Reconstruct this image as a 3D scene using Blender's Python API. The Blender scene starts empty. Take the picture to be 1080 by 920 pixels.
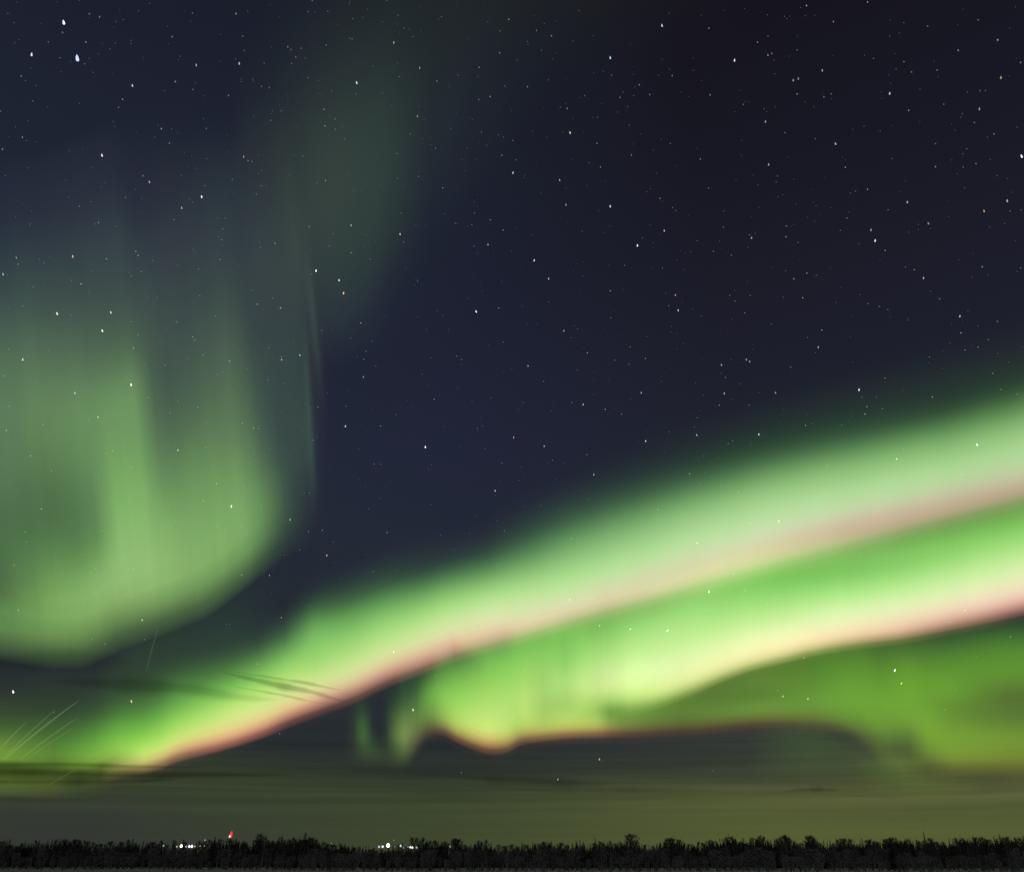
import bpy, bmesh, math, random
from mathutils import Vector, Matrix, Euler
R = math.radians
S = bpy.context.scene
COL = S.collection

# ------------------------------------------------------------------ camera
F_PX, CX, CY, HORIZON = 898.7, 540.0, 460.0, 912.0
PITCH = math.atan((HORIZON - CY) / F_PX)
EYE = 1.7
cam_data = bpy.data.cameras.new('camera')
cam_data.sensor_width = 36.0
cam_data.lens = 36.0 * F_PX / 1080.0
cam_data.clip_start = 0.1
cam_data.clip_end = 400000.0
cam = bpy.data.objects.new('camera', cam_data)
COL.objects.link(cam)
cam.location = (0, 0, EYE)
cam.rotation_euler = (math.pi / 2 + PITCH, 0, 0)
S.camera = cam

S.view_settings.view_transform = 'Standard'
S.view_settings.look = 'None'
S.view_settings.exposure = 0.0
S.view_settings.gamma = 1.0
S.view_settings.use_curve_mapping = False
S.cycles.transparent_max_bounces = 40
S.cycles.max_bounces = 6
S.cycles.use_denoising = False
S.cycles.volume_bounces = 0
S.cycles.sample_clamp_indirect = 1.0

MOON_EL, MOON_AZ = R(28), R(205)          # moonlight from behind the camera


def lin(c):
    out = []
    for v in c:
        v = v / 255.0
        out.append(v / 12.92 if v <= 0.04045 else ((v + 0.055) / 1.055) ** 2.4)
    return out


# ------------------------------------------------------------------ node helpers
class NT:
    def __init__(self, tree):
        self.t = tree

    def n(self, kind, **kw):
        o = self.t.nodes.new(kind)
        for k, v in kw.items():
            setattr(o, k, v)
        return o

    def link(self, a, b):
        self.t.links.new(a, b)

    def val(self, sock, v):
        if hasattr(v, 'is_output'):
            self.link(v, sock)
        else:
            sock.default_value = v

    def math(self, op, a, b=0.0, c=None):
        m = self.n('ShaderNodeMath', operation=op)
        self.val(m.inputs[0], a)
        self.val(m.inputs[1], b)
        if c is not None:
            self.val(m.inputs[2], c)
        return m.outputs[0]

    def remap(self, x, a, b, c=0.0, d=1.0, smooth=False):
        m = self.n('ShaderNodeMapRange')
        m.interpolation_type = 'SMOOTHSTEP' if smooth else 'LINEAR'
        m.clamp = True
        self.val(m.inputs[0], x)
        for i, v in enumerate((a, b, c, d)):
            m.inputs[i + 1].default_value = v
        return m.outputs[0]

    def mix(self, f, a, b, blend='MIX'):
        m = self.n('ShaderNodeMixRGB', blend_type=blend)
        self.val(m.inputs[0], f)
        self.val(m.inputs[1], a)
        self.val(m.inputs[2], b)
        return m.outputs[0]

    def ramp(self, x, stops, interp='B_SPLINE'):
        r = self.n('ShaderNodeValToRGB')
        cr = r.color_ramp
        cr.interpolation = interp
        while len(cr.elements) < len(stops):
            cr.elements.new(0.5)
        for e, (p, c) in zip(cr.elements, sorted(stops, key=lambda s: s[0])):
            e.position = p
            e.color = (*c, 1)
        self.val(r.inputs[0], x)
        return r.outputs[0]

    def noise(self, vec, scale=1.0, detail=2.0, rough=0.5):
        m = self.n('ShaderNodeTexNoise')
        m.inputs['Scale'].default_value = scale
        m.inputs['Detail'].default_value = detail
        m.inputs['Roughness'].default_value = rough
        self.link(vec, m.inputs['Vector'])
        return m.outputs[0]

    def xyz(self, x, y, z=0.0):
        m = self.n('ShaderNodeCombineXYZ')
        for i, v in enumerate((x, y, z)):
            self.val(m.inputs[i], v)
        return m.outputs[0]


# ------------------------------------------------------------------ world: moonlit night air, airglow and sky glow at the horizon
world = bpy.data.worlds.new('World')
S.world = world
world.use_nodes = True
wt = world.node_tree
wt.nodes.clear()
w = NT(wt)
tc = w.n('ShaderNodeTexCoord')
sp = w.n('ShaderNodeSeparateXYZ')
w.link(tc.outputs['Generated'], sp.inputs[0])
dx, dy, dz = sp.outputs
el = w.math('MULTIPLY', w.math('ARCSINE', dz), 180 / math.pi)
az = w.math('MULTIPLY', w.math('ARCTAN2', dx, dy), 180 / math.pi)
# thin layered haze near the horizon makes level streaks in the glow
wob = w.noise(w.xyz(w.math('MULTIPLY', az, 0.06), w.math('MULTIPLY', el, 0.9)), 1.0, 4.0, 0.55)
lowsky = w.remap(el, 2.0, 14.0, 1.0, 0.0, True)
near = w.math('MULTIPLY', lowsky, w.remap(el, 0.5, 3.0, 0.25, 1.0, True))
el2 = w.math('ADD', el, w.math('MULTIPLY', w.math('SUBTRACT', wob, 0.5), w.math('MULTIPLY', near, 2.0)))
t = w.math('POWER', w.math('DIVIDE', w.math('MAXIMUM', el2, 0.0), 90.0), 0.5)


def sky_ramp(stops):
    return w.ramp(t, [(math.sqrt(e / 90.0), lin(c)) for e, c in stops], 'LINEAR')


left_sky = sky_ramp([(0, (50, 54, 52)), (1.6, (52, 58, 51)), (3, (53, 60, 49)), (4.4, (57, 66, 45)), (5.4, (50, 58, 45)),
                     (6.6, (38, 45, 46)), (9, (39, 46, 48)), (15, (34, 41, 48)), (25, (32, 38, 52)), (38, (29, 34, 48)),
                     (48, (25, 29, 42)), (58, (22, 26, 37)), (90, (18, 20, 30))])
mid_sky = sky_ramp([(0, (64, 72, 48)), (1.6, (64, 73, 47)), (3, (62, 72, 47)), (4.2, (54, 63, 44)), (5.2, (44, 51, 44)),
                    (6.6, (38, 44, 47)), (9, (38, 43, 48)), (15, (33, 39, 47)), (25, (30, 34, 52)), (38, (26, 29, 44)),
                    (48, (25, 29, 40)), (58, (23, 27, 36)), (90, (18, 20, 28))])
right_sky = sky_ramp([(0, (88, 96, 53)), (1.6, (86, 94, 52)), (2.8, (82, 90, 52)), (3.6, (88, 94, 55)), (4.4, (66, 73, 51)),
                      (5.6, (55, 61, 51)), (8, (49, 54, 53)), (12, (40, 46, 48)), (20, (30, 34, 42)), (30, (27, 28, 40)),
                      (42, (22, 22, 33)), (52, (19, 18, 27)), (58, (17, 16, 21)), (90, (15, 15, 20))])
base = w.mix(w.remap(az, -24.0, -4.0), left_sky, mid_sky)
base = w.mix(w.remap(az, -4.0, 16.0), base, right_sky)
streak = w.noise(w.xyz(w.math('MULTIPLY', az, 0.045), w.math('MULTIPLY', el, 2.6), 7.3), 1.0, 5.0, 0.6)
base = w.mix(1.0, base, w.remap(w.math('ADD', w.math('MULTIPLY', w.math('SUBTRACT', streak, 0.5), w.math('MULTIPLY', w.remap(el, 2.0, 4.0, 0.25, 1.0, True), w.math('MULTIPLY', lowsky, 0.95))), 1.0), 0.4, 1.6, 0.4, 1.6), 'MULTIPLY')
bg1 = w.n('ShaderNodeBackground')
w.link(base, bg1.inputs[0])
w.link(w.remap(el, 8.0, 20.0, 0.95, 1.15, True), bg1.inputs[1])
skytex = w.n('ShaderNodeTexSky', sky_type='NISHITA')
skytex.sun_disc = False
skytex.sun_elevation = MOON_EL
skytex.sun_rotation = MOON_AZ
bg2 = w.n('ShaderNodeBackground')
w.link(skytex.outputs[0], bg2.inputs[0])
bg2.inputs[1].default_value = 0.0002
add = w.n('ShaderNodeAddShader')
w.link(bg1.outputs[0], add.inputs[0])
w.link(bg2.outputs[0], add.inputs[1])
wo = w.n('ShaderNodeOutputWorld')
w.link(add.outputs[0], wo.inputs[0])

# ------------------------------------------------------------------ moonlight
moon = bpy.data.lights.new('moonlight', 'SUN')
moon.energy = 0.29
moon.angle = R(0.5)
moon.color = (1.0, 0.95, 0.93)
mo = bpy.data.objects.new('moonlight', moon)
COL.objects.link(mo)
md = Vector((math.sin(MOON_AZ) * math.cos(MOON_EL), math.cos(MOON_AZ) * math.cos(MOON_EL), math.sin(MOON_EL)))
mo.rotation_euler = (-md).to_track_quat('-Z', 'Y').to_euler()
mo.location = (0, 0, 50)


# ------------------------------------------------------------------ geometry helpers
def ray(x, y):
    """direction in the world of a point of the view, given in the photograph's pixels"""
    a, b = (x - CX) / F_PX, (CY - y) / F_PX
    c, s = math.cos(PITCH), math.sin(PITCH)
    return Vector((a, c - b * s, s + b * c))


def at(x, y, H):
    """the point on that line of sight at the horizontal distance H metres"""
    d = ray(x, y)
    k = H / math.hypot(d.x, d.y)
    return Vector((0, 0, EYE)) + d * k


def mat(name):
    m = bpy.data.materials.new(name)
    m.use_nodes = True
    m.node_tree.nodes.clear()
    return m, NT(m.node_tree)


def mesh_obj(name, verts, faces, m=None, parent=None, uvs=None, smooth=False):
    me = bpy.data.meshes.new(name)
    me.from_pydata(verts, [], faces)
    if uvs:
        lay = me.uv_layers.new(name='UVMap')
        for lp in me.loops:
            lay.data[lp.index].uv = uvs[lp.vertex_index]
    if smooth:
        me.polygons.foreach_set('use_smooth', [True] * len(me.polygons))
    if m:
        me.materials.append(m)
    o = bpy.data.objects.new(name, me)
    COL.objects.link(o)
    if parent:
        o.parent = parent
    return o


def tag(o, label=None, cat=None, group=None, kind=None):
    if label: o['label'] = label
    if cat: o['category'] = cat
    if group: o['group'] = group
    if kind: o['kind'] = kind
    return o


def empty(name, loc, rz=0.0):
    o = bpy.data.objects.new(name, None)
    COL.objects.link(o)
    o.location = loc
    o.rotation_euler.z = rz
    o.empty_display_size = 0.5
    return o


def interp(pts, x):
    if x <= pts[0][0]: return pts[0][1]
    for (a, b), (c, d) in zip(pts, pts[1:]):
        if x <= c:
            return b + (d - b) * (x - a) / (c - a)
    return pts[-1][1]


def smooth_interp(pts, x):
    """Catmull-Rom through (x, y) points"""
    n = len(pts)
    if x <= pts[0][0]: return pts[0][1]
    if x >= pts[-1][0]: return pts[-1][1]
    for i in range(n - 1):
        if x <= pts[i + 1][0]:
            break
    p1, p2 = pts[i], pts[i + 1]
    def slope(j):
        a, b = pts[max(j - 1, 0)], pts[min(j + 1, n - 1)]
        return (b[1] - a[1]) / (b[0] - a[0])
    h = p2[0] - p1[0]
    u = (x - p1[0]) / h
    m1, m2 = slope(i) * h, slope(i + 1) * h
    return ((2*u**3 - 3*u**2 + 1) * p1[1] + (u**3 - 2*u**2 + u) * m1 + (-2*u**3 + 3*u**2) * p2[1] + (u**3 - u**2) * m2)


# ------------------------------------------------------------------ ground: one snowy sheet to the horizon
gm, g = mat('snowy_field')
gtc = g.n('ShaderNodeTexCoord')
b = g.n('ShaderNodeBsdfPrincipled')
patch = g.noise(gtc.outputs['Object'], 0.08, 5, 0.6)
fine = g.noise(gtc.outputs['Object'], 1.7, 6, 0.65)
sc_ = g.mix(g.remap(patch, 0.42, 0.62), (0.40, 0.45, 0.44, 1), (0.22, 0.23, 0.20, 1))
sc_ = g.mix(g.remap(fine, 0.56, 0.68), sc_, (0.16, 0.13, 0.09, 1))
g.link(sc_, b.inputs['Base Color'])
b.inputs['Roughness'].default_value = 0.85
bp = g.n('ShaderNodeBump')
bp.inputs['Strength'].default_value = 0.6
bp.inputs['Distance'].default_value = 0.25
g.link(fine, bp.inputs['Height'])
g.link(bp.outputs[0], b.inputs['Normal'])
o_ = g.n('ShaderNodeOutputMaterial')
g.link(b.outputs[0], o_.inputs[0])
gv, gf = [(0, 0, 0)], []
rings = [6, 20, 60, 120, 200, 260, 300, 340, 380, 430, 500, 700, 1200, 3000, 9000, 30000, 90000]
NS = 72
rg = random.Random(3)
for r in rings:
    for k in range(NS):
        a = 2 * math.pi * k / NS
        z = rg.uniform(-0.12, 0.05) if 10 < r < 700 else 0.0
        gv.append((r * math.cos(a), r * math.sin(a), z))
for k in range(NS):
    gf.append((0, 1 + k, 1 + (k + 1) % NS))
for i in range(len(rings) - 1):
    for k in range(NS):
        p, q = 1 + i * NS + k, 1 + i * NS + (k + 1) % NS
        gf.append((p, p + NS, q + NS, q))
tag(mesh_obj('ground', gv, gf, gm, smooth=True), kind='structure')


# ------------------------------------------------------------------ aurora curtains
def curtain(name, label, edge, stations, height, dist, lean=0.0, base=(36, 42, 48), rays=0.0, ray_freq=30.0, below=10.0,
            gain=1.0, fold=300.0, nu=140, soft=0.0, group='curtains of northern lights'):
    """A hanging sheet of glowing air.  edge: its lower edge; stations: across the sheet, the colour of its light
    at heights above that edge; the sheet rises along the field lines (lean)."""
    x0, x1 = edge[0][0], edge[-1][0]
    tot = height + below
    nv = 26
    verts, faces, uvs = [], [], []
    for i in range(nu + 1):
        u = i / nu
        x = x0 + (x1 - x0) * u
        e = smooth_interp(edge, x) + below
        D = (dist[0] + (dist[1] - dist[0]) * u) + fold * math.sin(u * 19.0) + 0.5 * fold * math.sin(u * 43.0 + 1.0)
        for j in range(nv + 1):
            v = j / nv
            h = v * tot
            verts.append(at(x + lean * h, e - h, D))
            uvs.append((u, v))
    for i in range(nu):
        for j in range(nv):
            p = i * (nv + 1) + j
            faces.append((p, p + nv + 1, p + nv + 2, p + 1))
    m, q = mat(name + '_light')
    uv = q.n('ShaderNodeUVMap')
    uv.uv_map = 'UVMap'
    s = q.n('ShaderNodeSeparateXYZ')
    q.link(uv.outputs[0], s.inputs[0])
    U, V = s.outputs[0], s.outputs[1]
    warp = q.noise(q.xyz(q.math('MULTIPLY', U, 9.0), q.math('MULTIPLY', V, 1.5), 2.0), 1.0, 3.0, 0.5)
    V2 = q.math('ADD', V, q.math('MULTIPLY', q.math('SUBTRACT', warp, 0.5), soft))
    bl = lin(base)
    NSTOP = 31

    def sampled(prof):
        pts = [(-below, [0, 0, 0]), (-below * 0.55, [0, 0, 0])]
        for off, c in prof:
            l = lin(c)
            pts.append((off, [max(a - b_, 0.0) for a, b_ in zip(l, bl)]))
        if max(pts[-1][1]) > 0:
            pts.append((min(pts[-1][0] + 25, height), [0, 0, 0]))
        pts.append((height + 1, [0, 0, 0]))
        chans = [[(p_[0], p_[1][ch]) for p_ in pts] for ch in range(3)]
        rows = []
        for k in range(NSTOP):
            acc = [0, 0, 0]
            for dk, wt_ in ((-0.6, 0.25), (0, 0.5), (0.6, 0.25)):
                h = -below + tot * (k + dk) / (NSTOP - 1)
                for ch in range(3):
                    acc[ch] += wt_ * max(smooth_interp(chans[ch], h), 0.0)
            rows.append(acc)
        rows[0] = rows[-1] = [0, 0, 0]
        return rows
    keys = [((sx - x0) / (x1 - x0), sampled(prof)) for sx, prof in stations]
    lanes = [[[(k_[0], k_[1][r_][ch]) for k_ in keys] for ch in range(3)] for r_ in range(NSTOP)]
    dense = []
    for i in range(len(keys)):
        dense.append(keys[i])
        if i + 1 < len(keys):
            gap = keys[i + 1][0] - keys[i][0]
            m_ = 1
            m_ = 2 if gap > 0.16 else m_
            for j in range(1, m_ + 1):
                uu = keys[i][0] + gap * j / (m_ + 1)
                dense.append((uu, [[max(smooth_interp(lanes[r_][ch], uu), 0.0) for ch in range(3)] for r_ in range(NSTOP)]))
    cur, pu = None, None
    for u, rows in dense:
        c = q.ramp(V2, [(k / (NSTOP - 1), rows[k]) for k in range(NSTOP)], 'LINEAR')
        cur = c if cur is None else q.mix(q.remap(U, pu, u), cur, c)
        pu = u
    strength = q.remap(U, 0.0, 0.0001, gain, gain)
    if rays:
        rn = q.noise(q.xyz(q.math('MULTIPLY', U, ray_freq), q.math('MULTIPLY', V, 0.7), 5.0), 1.0, 3.0, 0.55)
        strength = q.math('MULTIPLY', strength, q.math('ADD', 1.0, q.math('MULTIPLY', q.math('SUBTRACT', rn, 0.5), rays * 2)))
    em = q.n('ShaderNodeEmission')
    q.link(cur, em.inputs[0])
    q.link(strength, em.inputs[1])
    tr = q.n('ShaderNodeBsdfTransparent')
    ad = q.n('ShaderNodeAddShader')
    q.link(em.outputs[0], ad.inputs[0])
    q.link(tr.outputs[0], ad.inputs[1])
    oo = q.n('ShaderNodeOutputMaterial')
    q.link(ad.outputs[0], oo.inputs[0])
    m.cycles.emission_sampling = 'NONE'
    o = mesh_obj('aurora_curtain', verts, faces, m, uvs=uvs, smooth=True)
    tag(o, label, 'aurora', group)
    return o


NONE = (0, 0, 0)
# --- the wide rayed curtain on the left
A = [(-45, [(0, (60, 80, 60)), (14, (90, 125, 75)), (34, (95, 140, 80)), (64, (75, 105, 70)), (134, (70, 103, 70)), (184, (82, 114, 80)), (234, (85, 114, 83)), (284, (80, 107, 80)), (334, (68, 90, 76)), (384, (50, 66, 66)), (434, (38, 48, 58)), (500, NONE)]),
     (10, [(0, (60, 80, 60)), (14, (90, 125, 75)), (34, (97, 142, 80)), (64, (77, 108, 70)), (104, (73, 108, 71)), (134, (74, 107, 71)), (184, (85, 118, 82)), (234, (88, 118, 85)), (284, (82, 110, 82)), (334, (70, 92, 78)), (384, (50, 66, 68)), (434, (38, 48, 60)), (500, NONE)]),
     (70, [(0, (62, 82, 60)), (15, (95, 130, 75)), (40, (125, 170, 95)), (60, (125, 170, 95)), (90, (103, 146, 85)), (130, (80, 115, 72)), (170, (78, 112, 72)), (210, (90, 125, 80)), (260, (98, 132, 88)), (310, (86, 114, 83)), (360, (68, 88, 76)), (410, (54, 68, 68)), (460, (42, 50, 60)), (540, NONE)]),
     (115, [(0, (60, 80, 60)), (18, (95, 130, 77)), (38, (130, 170, 100)), (60, (140, 182, 110)), (85, (120, 165, 98)), (110, (97, 138, 82)), (150, (92, 130, 82)), (200, (100, 138, 88)), (250, (102, 138, 90)), (300, (84, 110, 82)), (350, (66, 84, 75)), (400, (54, 67, 68)), (460, (43, 50, 60)), (540, NONE)]),
     (137, [(0, (60, 80, 60)), (16, (92, 127, 75)), (38, (138, 177, 106)), (64, (145, 187, 115)), (94, (138, 184, 110)), (134, (124, 174, 100)), (164, (118, 165, 96)), (204, (110, 150, 93)), (244, (104, 142, 91)), (290, (82, 108, 80)), (340, (66, 83, 74)), (400, (54, 66, 68)), (460, (43, 50, 60)), (540, NONE)]),
     (168, [(0, (60, 80, 60)), (14, (92, 127, 75)), (34, (138, 178, 107)), (64, (145, 187, 113)), (94, (136, 182, 108)), (134, (126, 174, 101)), (164, (117, 161, 95)), (204, (108, 148, 92)), (244, (104, 142, 91)), (290, (80, 106, 79)), (340, (64, 80, 73)), (400, (54, 66, 68)), (460, (42, 50, 60)), (540, NONE)]),
     (187, [(0, (60, 80, 60)), (15, (95, 130, 76)), (33, (134, 174, 104)), (53, (138, 180, 108)), (90, (128, 172, 102)), (120, (114, 156, 95)), (153, (97, 134, 86)), (200, (82, 110, 78)), (250, (73, 94, 75)), (310, (66, 82, 73)), (370, (54, 66, 68)), (430, (42, 50, 60)), (520, NONE)]),
     (220, [(0, (60, 80, 58)), (20, (105, 145, 85)), (37, (130, 172, 102)), (67, (126, 170, 102)), (97, (118, 160, 96)), (137, (104, 143, 88)), (187, (82, 110, 78)), (237, (70, 90, 74)), (287, (62, 78, 72)), (337, (57, 68, 68)), (387, (50, 58, 64)), (450, (40, 46, 56)), (520, NONE)]),
     (262, [(0, (60, 80, 58)), (16, (98, 138, 81)), (34, (120, 164, 97)), (64, (122, 165, 98)), (104, (110, 150, 92)), (144, (95, 127, 84)), (204, (82, 106, 80)), (254, (71, 89, 76)), (304, (59, 73, 70)), (354, (52, 63, 66)), (404, (44, 54, 60)), (480, NONE)]),
     (288, [(0, (48, 62, 56)), (16, (72, 100, 68)), (36, (91, 127, 79)), (66, (92, 127, 81)), (106, (77, 104, 77)), (186, (64, 83, 71)), (236, (58, 72, 68)), (286, (55, 67, 67)), (336, (50, 60, 64)), (386, (44, 54, 60)), (460, NONE)]),
     (306, [(0, (40, 50, 53)), (20, (55, 74, 62)), (56, (63, 86, 68)), (106, (58, 76, 67)), (166, (56, 72, 67)), (236, (54, 66, 66)), (300, (54, 66, 66)), (350, (49, 59, 61)), (400, (42, 50, 55)), (480, NONE)]),
     (332, [(0, NONE), (25, (37, 45, 52)), (50, (43, 54, 56)), (85, (52, 69, 62)), (125, (54, 71, 64)), (170, (52, 68, 65)), (230, (50, 62, 63)), (290, (48, 60, 62)), (340, (44, 54, 58)), (400, (38, 46, 53)), (470, NONE)]),
     (343, [(0, NONE), (70, (36, 43, 52)), (120, (40, 50, 56)), (200, (42, 52, 58)), (290, (46, 57, 60)), (340, (42, 52, 56)), (400, (36, 44, 52)), (470, NONE)]),
     (353, [(0, NONE), (100, (34, 40, 51)), (200, (36, 43, 53)), (290, (37, 44, 54)), (400, NONE)]),
     (362, [(0, NONE), (400, NONE)])]
curtain('left_curtain', 'broad pale green rayed aurora curtain filling the left of the sky', 
        [(-45, 680), (0, 684), (42, 691), (83, 692), (97, 688), (125, 675), (153, 664), (194, 649), (222, 636), (250, 616), (267, 602), (278, 593), (293, 582), (310, 572), (325, 566), (362, 556)],
        A, 530, (15000, 12000), lean=-0.10, base=(32, 38, 50), rays=0.10, ray_freq=22, below=14, soft=0.01)

# --- the upper arc with its rosy lower fringe
B = [(-60, [(0, (55, 61, 50)), (8, (74, 92, 48)), (18, (72, 92, 48)), (26, (84, 112, 52)), (38, (120, 160, 64)), (52, (100, 136, 60)), (74, (64, 86, 52)), (106, (44, 54, 49)), (130, NONE)]),
     (10, [(0, (55, 61, 50)), (8, (74, 92, 48)), (18, (70, 90, 48)), (26, (82, 110, 52)), (38, (108, 146, 61)), (52, (94, 132, 58)), (74, (64, 88, 52)), (106, (44, 54, 49)), (130, NONE)]),
     (60, [(0, (55, 60, 50)), (8, (68, 84, 48)), (18, (66, 84, 48)), (28, (78, 106, 51)), (40, (86, 130, 56)), (60, (70, 106, 53)), (86, (50, 68, 50)), (112, (42, 52, 49)), (140, NONE)]),
     (108, [(0, (56, 62, 49)), (8, (66, 78, 48)), (16, (86, 100, 52)), (24, (126, 166, 69)), (34, (120, 180, 73)), (52, (92, 150, 64)), (72, (62, 94, 56)), (95, (47, 62, 51)), (130, NONE)]),
     (152, [(0, (100, 80, 68)), (4, (165, 132, 92)), (10, (203, 206, 117)), (20, (184, 227, 107)), (30, (150, 214, 88)), (48, (106, 172, 71)), (67, (74, 118, 60)), (92, (53, 77, 54)), (120, (46, 60, 50)), (165, NONE)]),
     (200, [(0, (80, 58, 58)), (4, (175, 115, 95)), (10, (220, 175, 125)), (18, (214, 222, 128)), (32, (175, 223, 107)), (52, (122, 186, 84)), (72, (82, 132, 66)), (97, (52, 76, 55)), (130, (42, 56, 50)), (170, NONE)]),
     (250, [(0, (76, 56, 60)), (3.5, (185, 112, 98)), (7, (218, 150, 120)), (13, (230, 200, 136)), (20, (226, 220, 140)), (30, (210, 232, 136)), (42, (180, 228, 114)), (58, (130, 194, 92)), (75, (88, 136, 70)), (95, (55, 80, 57)), (118, (44, 60, 53)), (150, (40, 50, 50)), (180, NONE)]),
     (306, [(0, (56, 50, 54)), (4, (120, 78, 74)), (8, (184, 118, 102)), (12, (216, 166, 128)), (18, (229, 204, 144)), (30, (214, 230, 145)), (46, (186, 226, 122)), (60, (152, 210, 108)), (75, (112, 170, 88)), (90, (72, 112, 69)), (106, (48, 66, 57)), (126, NONE)]),
     (336, [(0, (56, 50, 53)), (4, (108, 72, 72)), (8, (172, 112, 102)), (13, (212, 162, 130)), (20, (224, 202, 148)), (32, (212, 229, 146)), (48, (175, 220, 120)), (64, (146, 206, 108)), (80, (126, 188, 98)), (95, (98, 154, 83)), (108, (68, 106, 66)), (122, (46, 62, 56)), (145, NONE)]),
     (350, [(0, (56, 50, 52)), (5, (118, 78, 76)), (9, (176, 122, 108)), (14, (209, 164, 132)), (20, (220, 202, 150)), (32, (210, 227, 148)), (54, (167, 217, 120)), (75, (132, 195, 103)), (90, (104, 164, 84)), (104, (72, 112, 67)), (124, (45, 61, 55)), (155, NONE)]),
     (450, [(0, (62, 62, 56)), (6, (158, 112, 99)), (11, (196, 150, 128)), (20, (217, 190, 150)), (29, (214, 221, 157)), (43, (192, 227, 142)), (58, (159, 214, 119)), (73, (120, 179, 96)), (88, (80, 128, 74)), (102, (53, 77, 60)), (118, (43, 55, 53)), (145, NONE)]),
     (520, [(-6, (48, 52, 52)), (0, (76, 72, 62)), (6, (150, 122, 104)), (12, (198, 165, 136)), (18, (214, 190, 150)), (28, (210, 218, 158)), (42, (189, 224, 145)), (56, (156, 213, 119)), (70, (119, 177, 93)), (82, (88, 138, 77)), (96, (60, 91, 63)), (110, (46, 60, 55)), (135, NONE)]),
     (600, [(-8, (52, 56, 52)), (0, (92, 88, 70)), (6, (156, 140, 112)), (13, (200, 180, 146)), (22, (204, 212, 160)), (35, (187, 222, 147)), (52, (157, 214, 124)), (70, (127, 184, 104)), (88, (94, 148, 84)), (108, (64, 98, 67)), (130, (46, 61, 55)), (160, NONE)]),
     (800, [(-8, (52, 54, 52)), (0, (92, 82, 72)), (6, (142, 120, 108)), (13, (182, 148, 132)), (20, (190, 162, 141)), (28, (194, 180, 150)), (40, (189, 209, 157)), (53, (174, 217, 147)), (67, (157, 207, 132)), (83, (131, 187, 109)), (100, (99, 149, 86)), (113, (73, 113, 73)), (127, (52, 80, 58)), (143, (43, 60, 52)), (162, (39, 49, 50)), (185, NONE)]),
     (1000, [(-8, (52, 54, 52)), (0, (90, 80, 70)), (6, (136, 116, 102)), (12, (174, 142, 126)), (18, (178, 154, 132)), (29, (181, 184, 143)), (42, (172, 207, 142)), (57, (157, 207, 132)), (71, (137, 192, 113)), (86, (112, 167, 93)), (101, (81, 127, 73)), (115, (56, 86, 59)), (130, (46, 65, 52)), (150, (41, 54, 51)), (170, (38, 47, 49)), (190, NONE)]),
     (1150, [(-8, (52, 54, 52)), (0, (86, 76, 68)), (7, (128, 108, 96)), (14, (164, 134, 118)), (28, (178, 188, 144)), (44, (170, 206, 142)), (60, (155, 204, 130)), (76, (136, 190, 113)), (92, (108, 160, 90)), (108, (80, 125, 72)), (124, (54, 82, 56)), (142, (45, 62, 50)), (160, (40, 51, 50)), (180, (38, 46, 49)), (195, NONE)])]
def lift(stations, x_from, add, g0, g1):
    """paler glow in the brightest part of a curtain"""
    out = []
    for sx, prof in stations:
        wx = min(max((sx - x_from) / 120.0 + 1, 0), 1)
        out.append((sx, [(o_, tuple(min(v + a_ * wx * min(max((c[1] - g0) / (g1 - g0), 0), 1), 250) for v, a_ in zip(c, add))) for o_, c in prof]))
    return out


B = lift(B, 520, (14, 7, 15), 95, 180)
curtain('upper_arc', 'long green aurora arc with rosy lower fringe, rising from lower left to right edge',
        [(-60, 838), (0, 838), (60, 836), (100, 829), (128, 817), (155, 812), (172, 807), (183, 802), (200, 797), (236, 788), (278, 775), (300, 766), (338, 752), (373, 739), (411, 721), (447, 708), (482, 694.5), (520, 684), (564, 671.5), (619, 655), (677, 639), (736, 622.5), (795, 606), (853, 590), (927, 570.5), (985, 555.5), (1044, 540), (1079, 531.5), (1150, 510)],
        B, 205, (17000, 9000), lean=-0.05, base=(36, 42, 48), rays=0.05, ray_freq=26, below=12, nu=240, soft=0.008)

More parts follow.
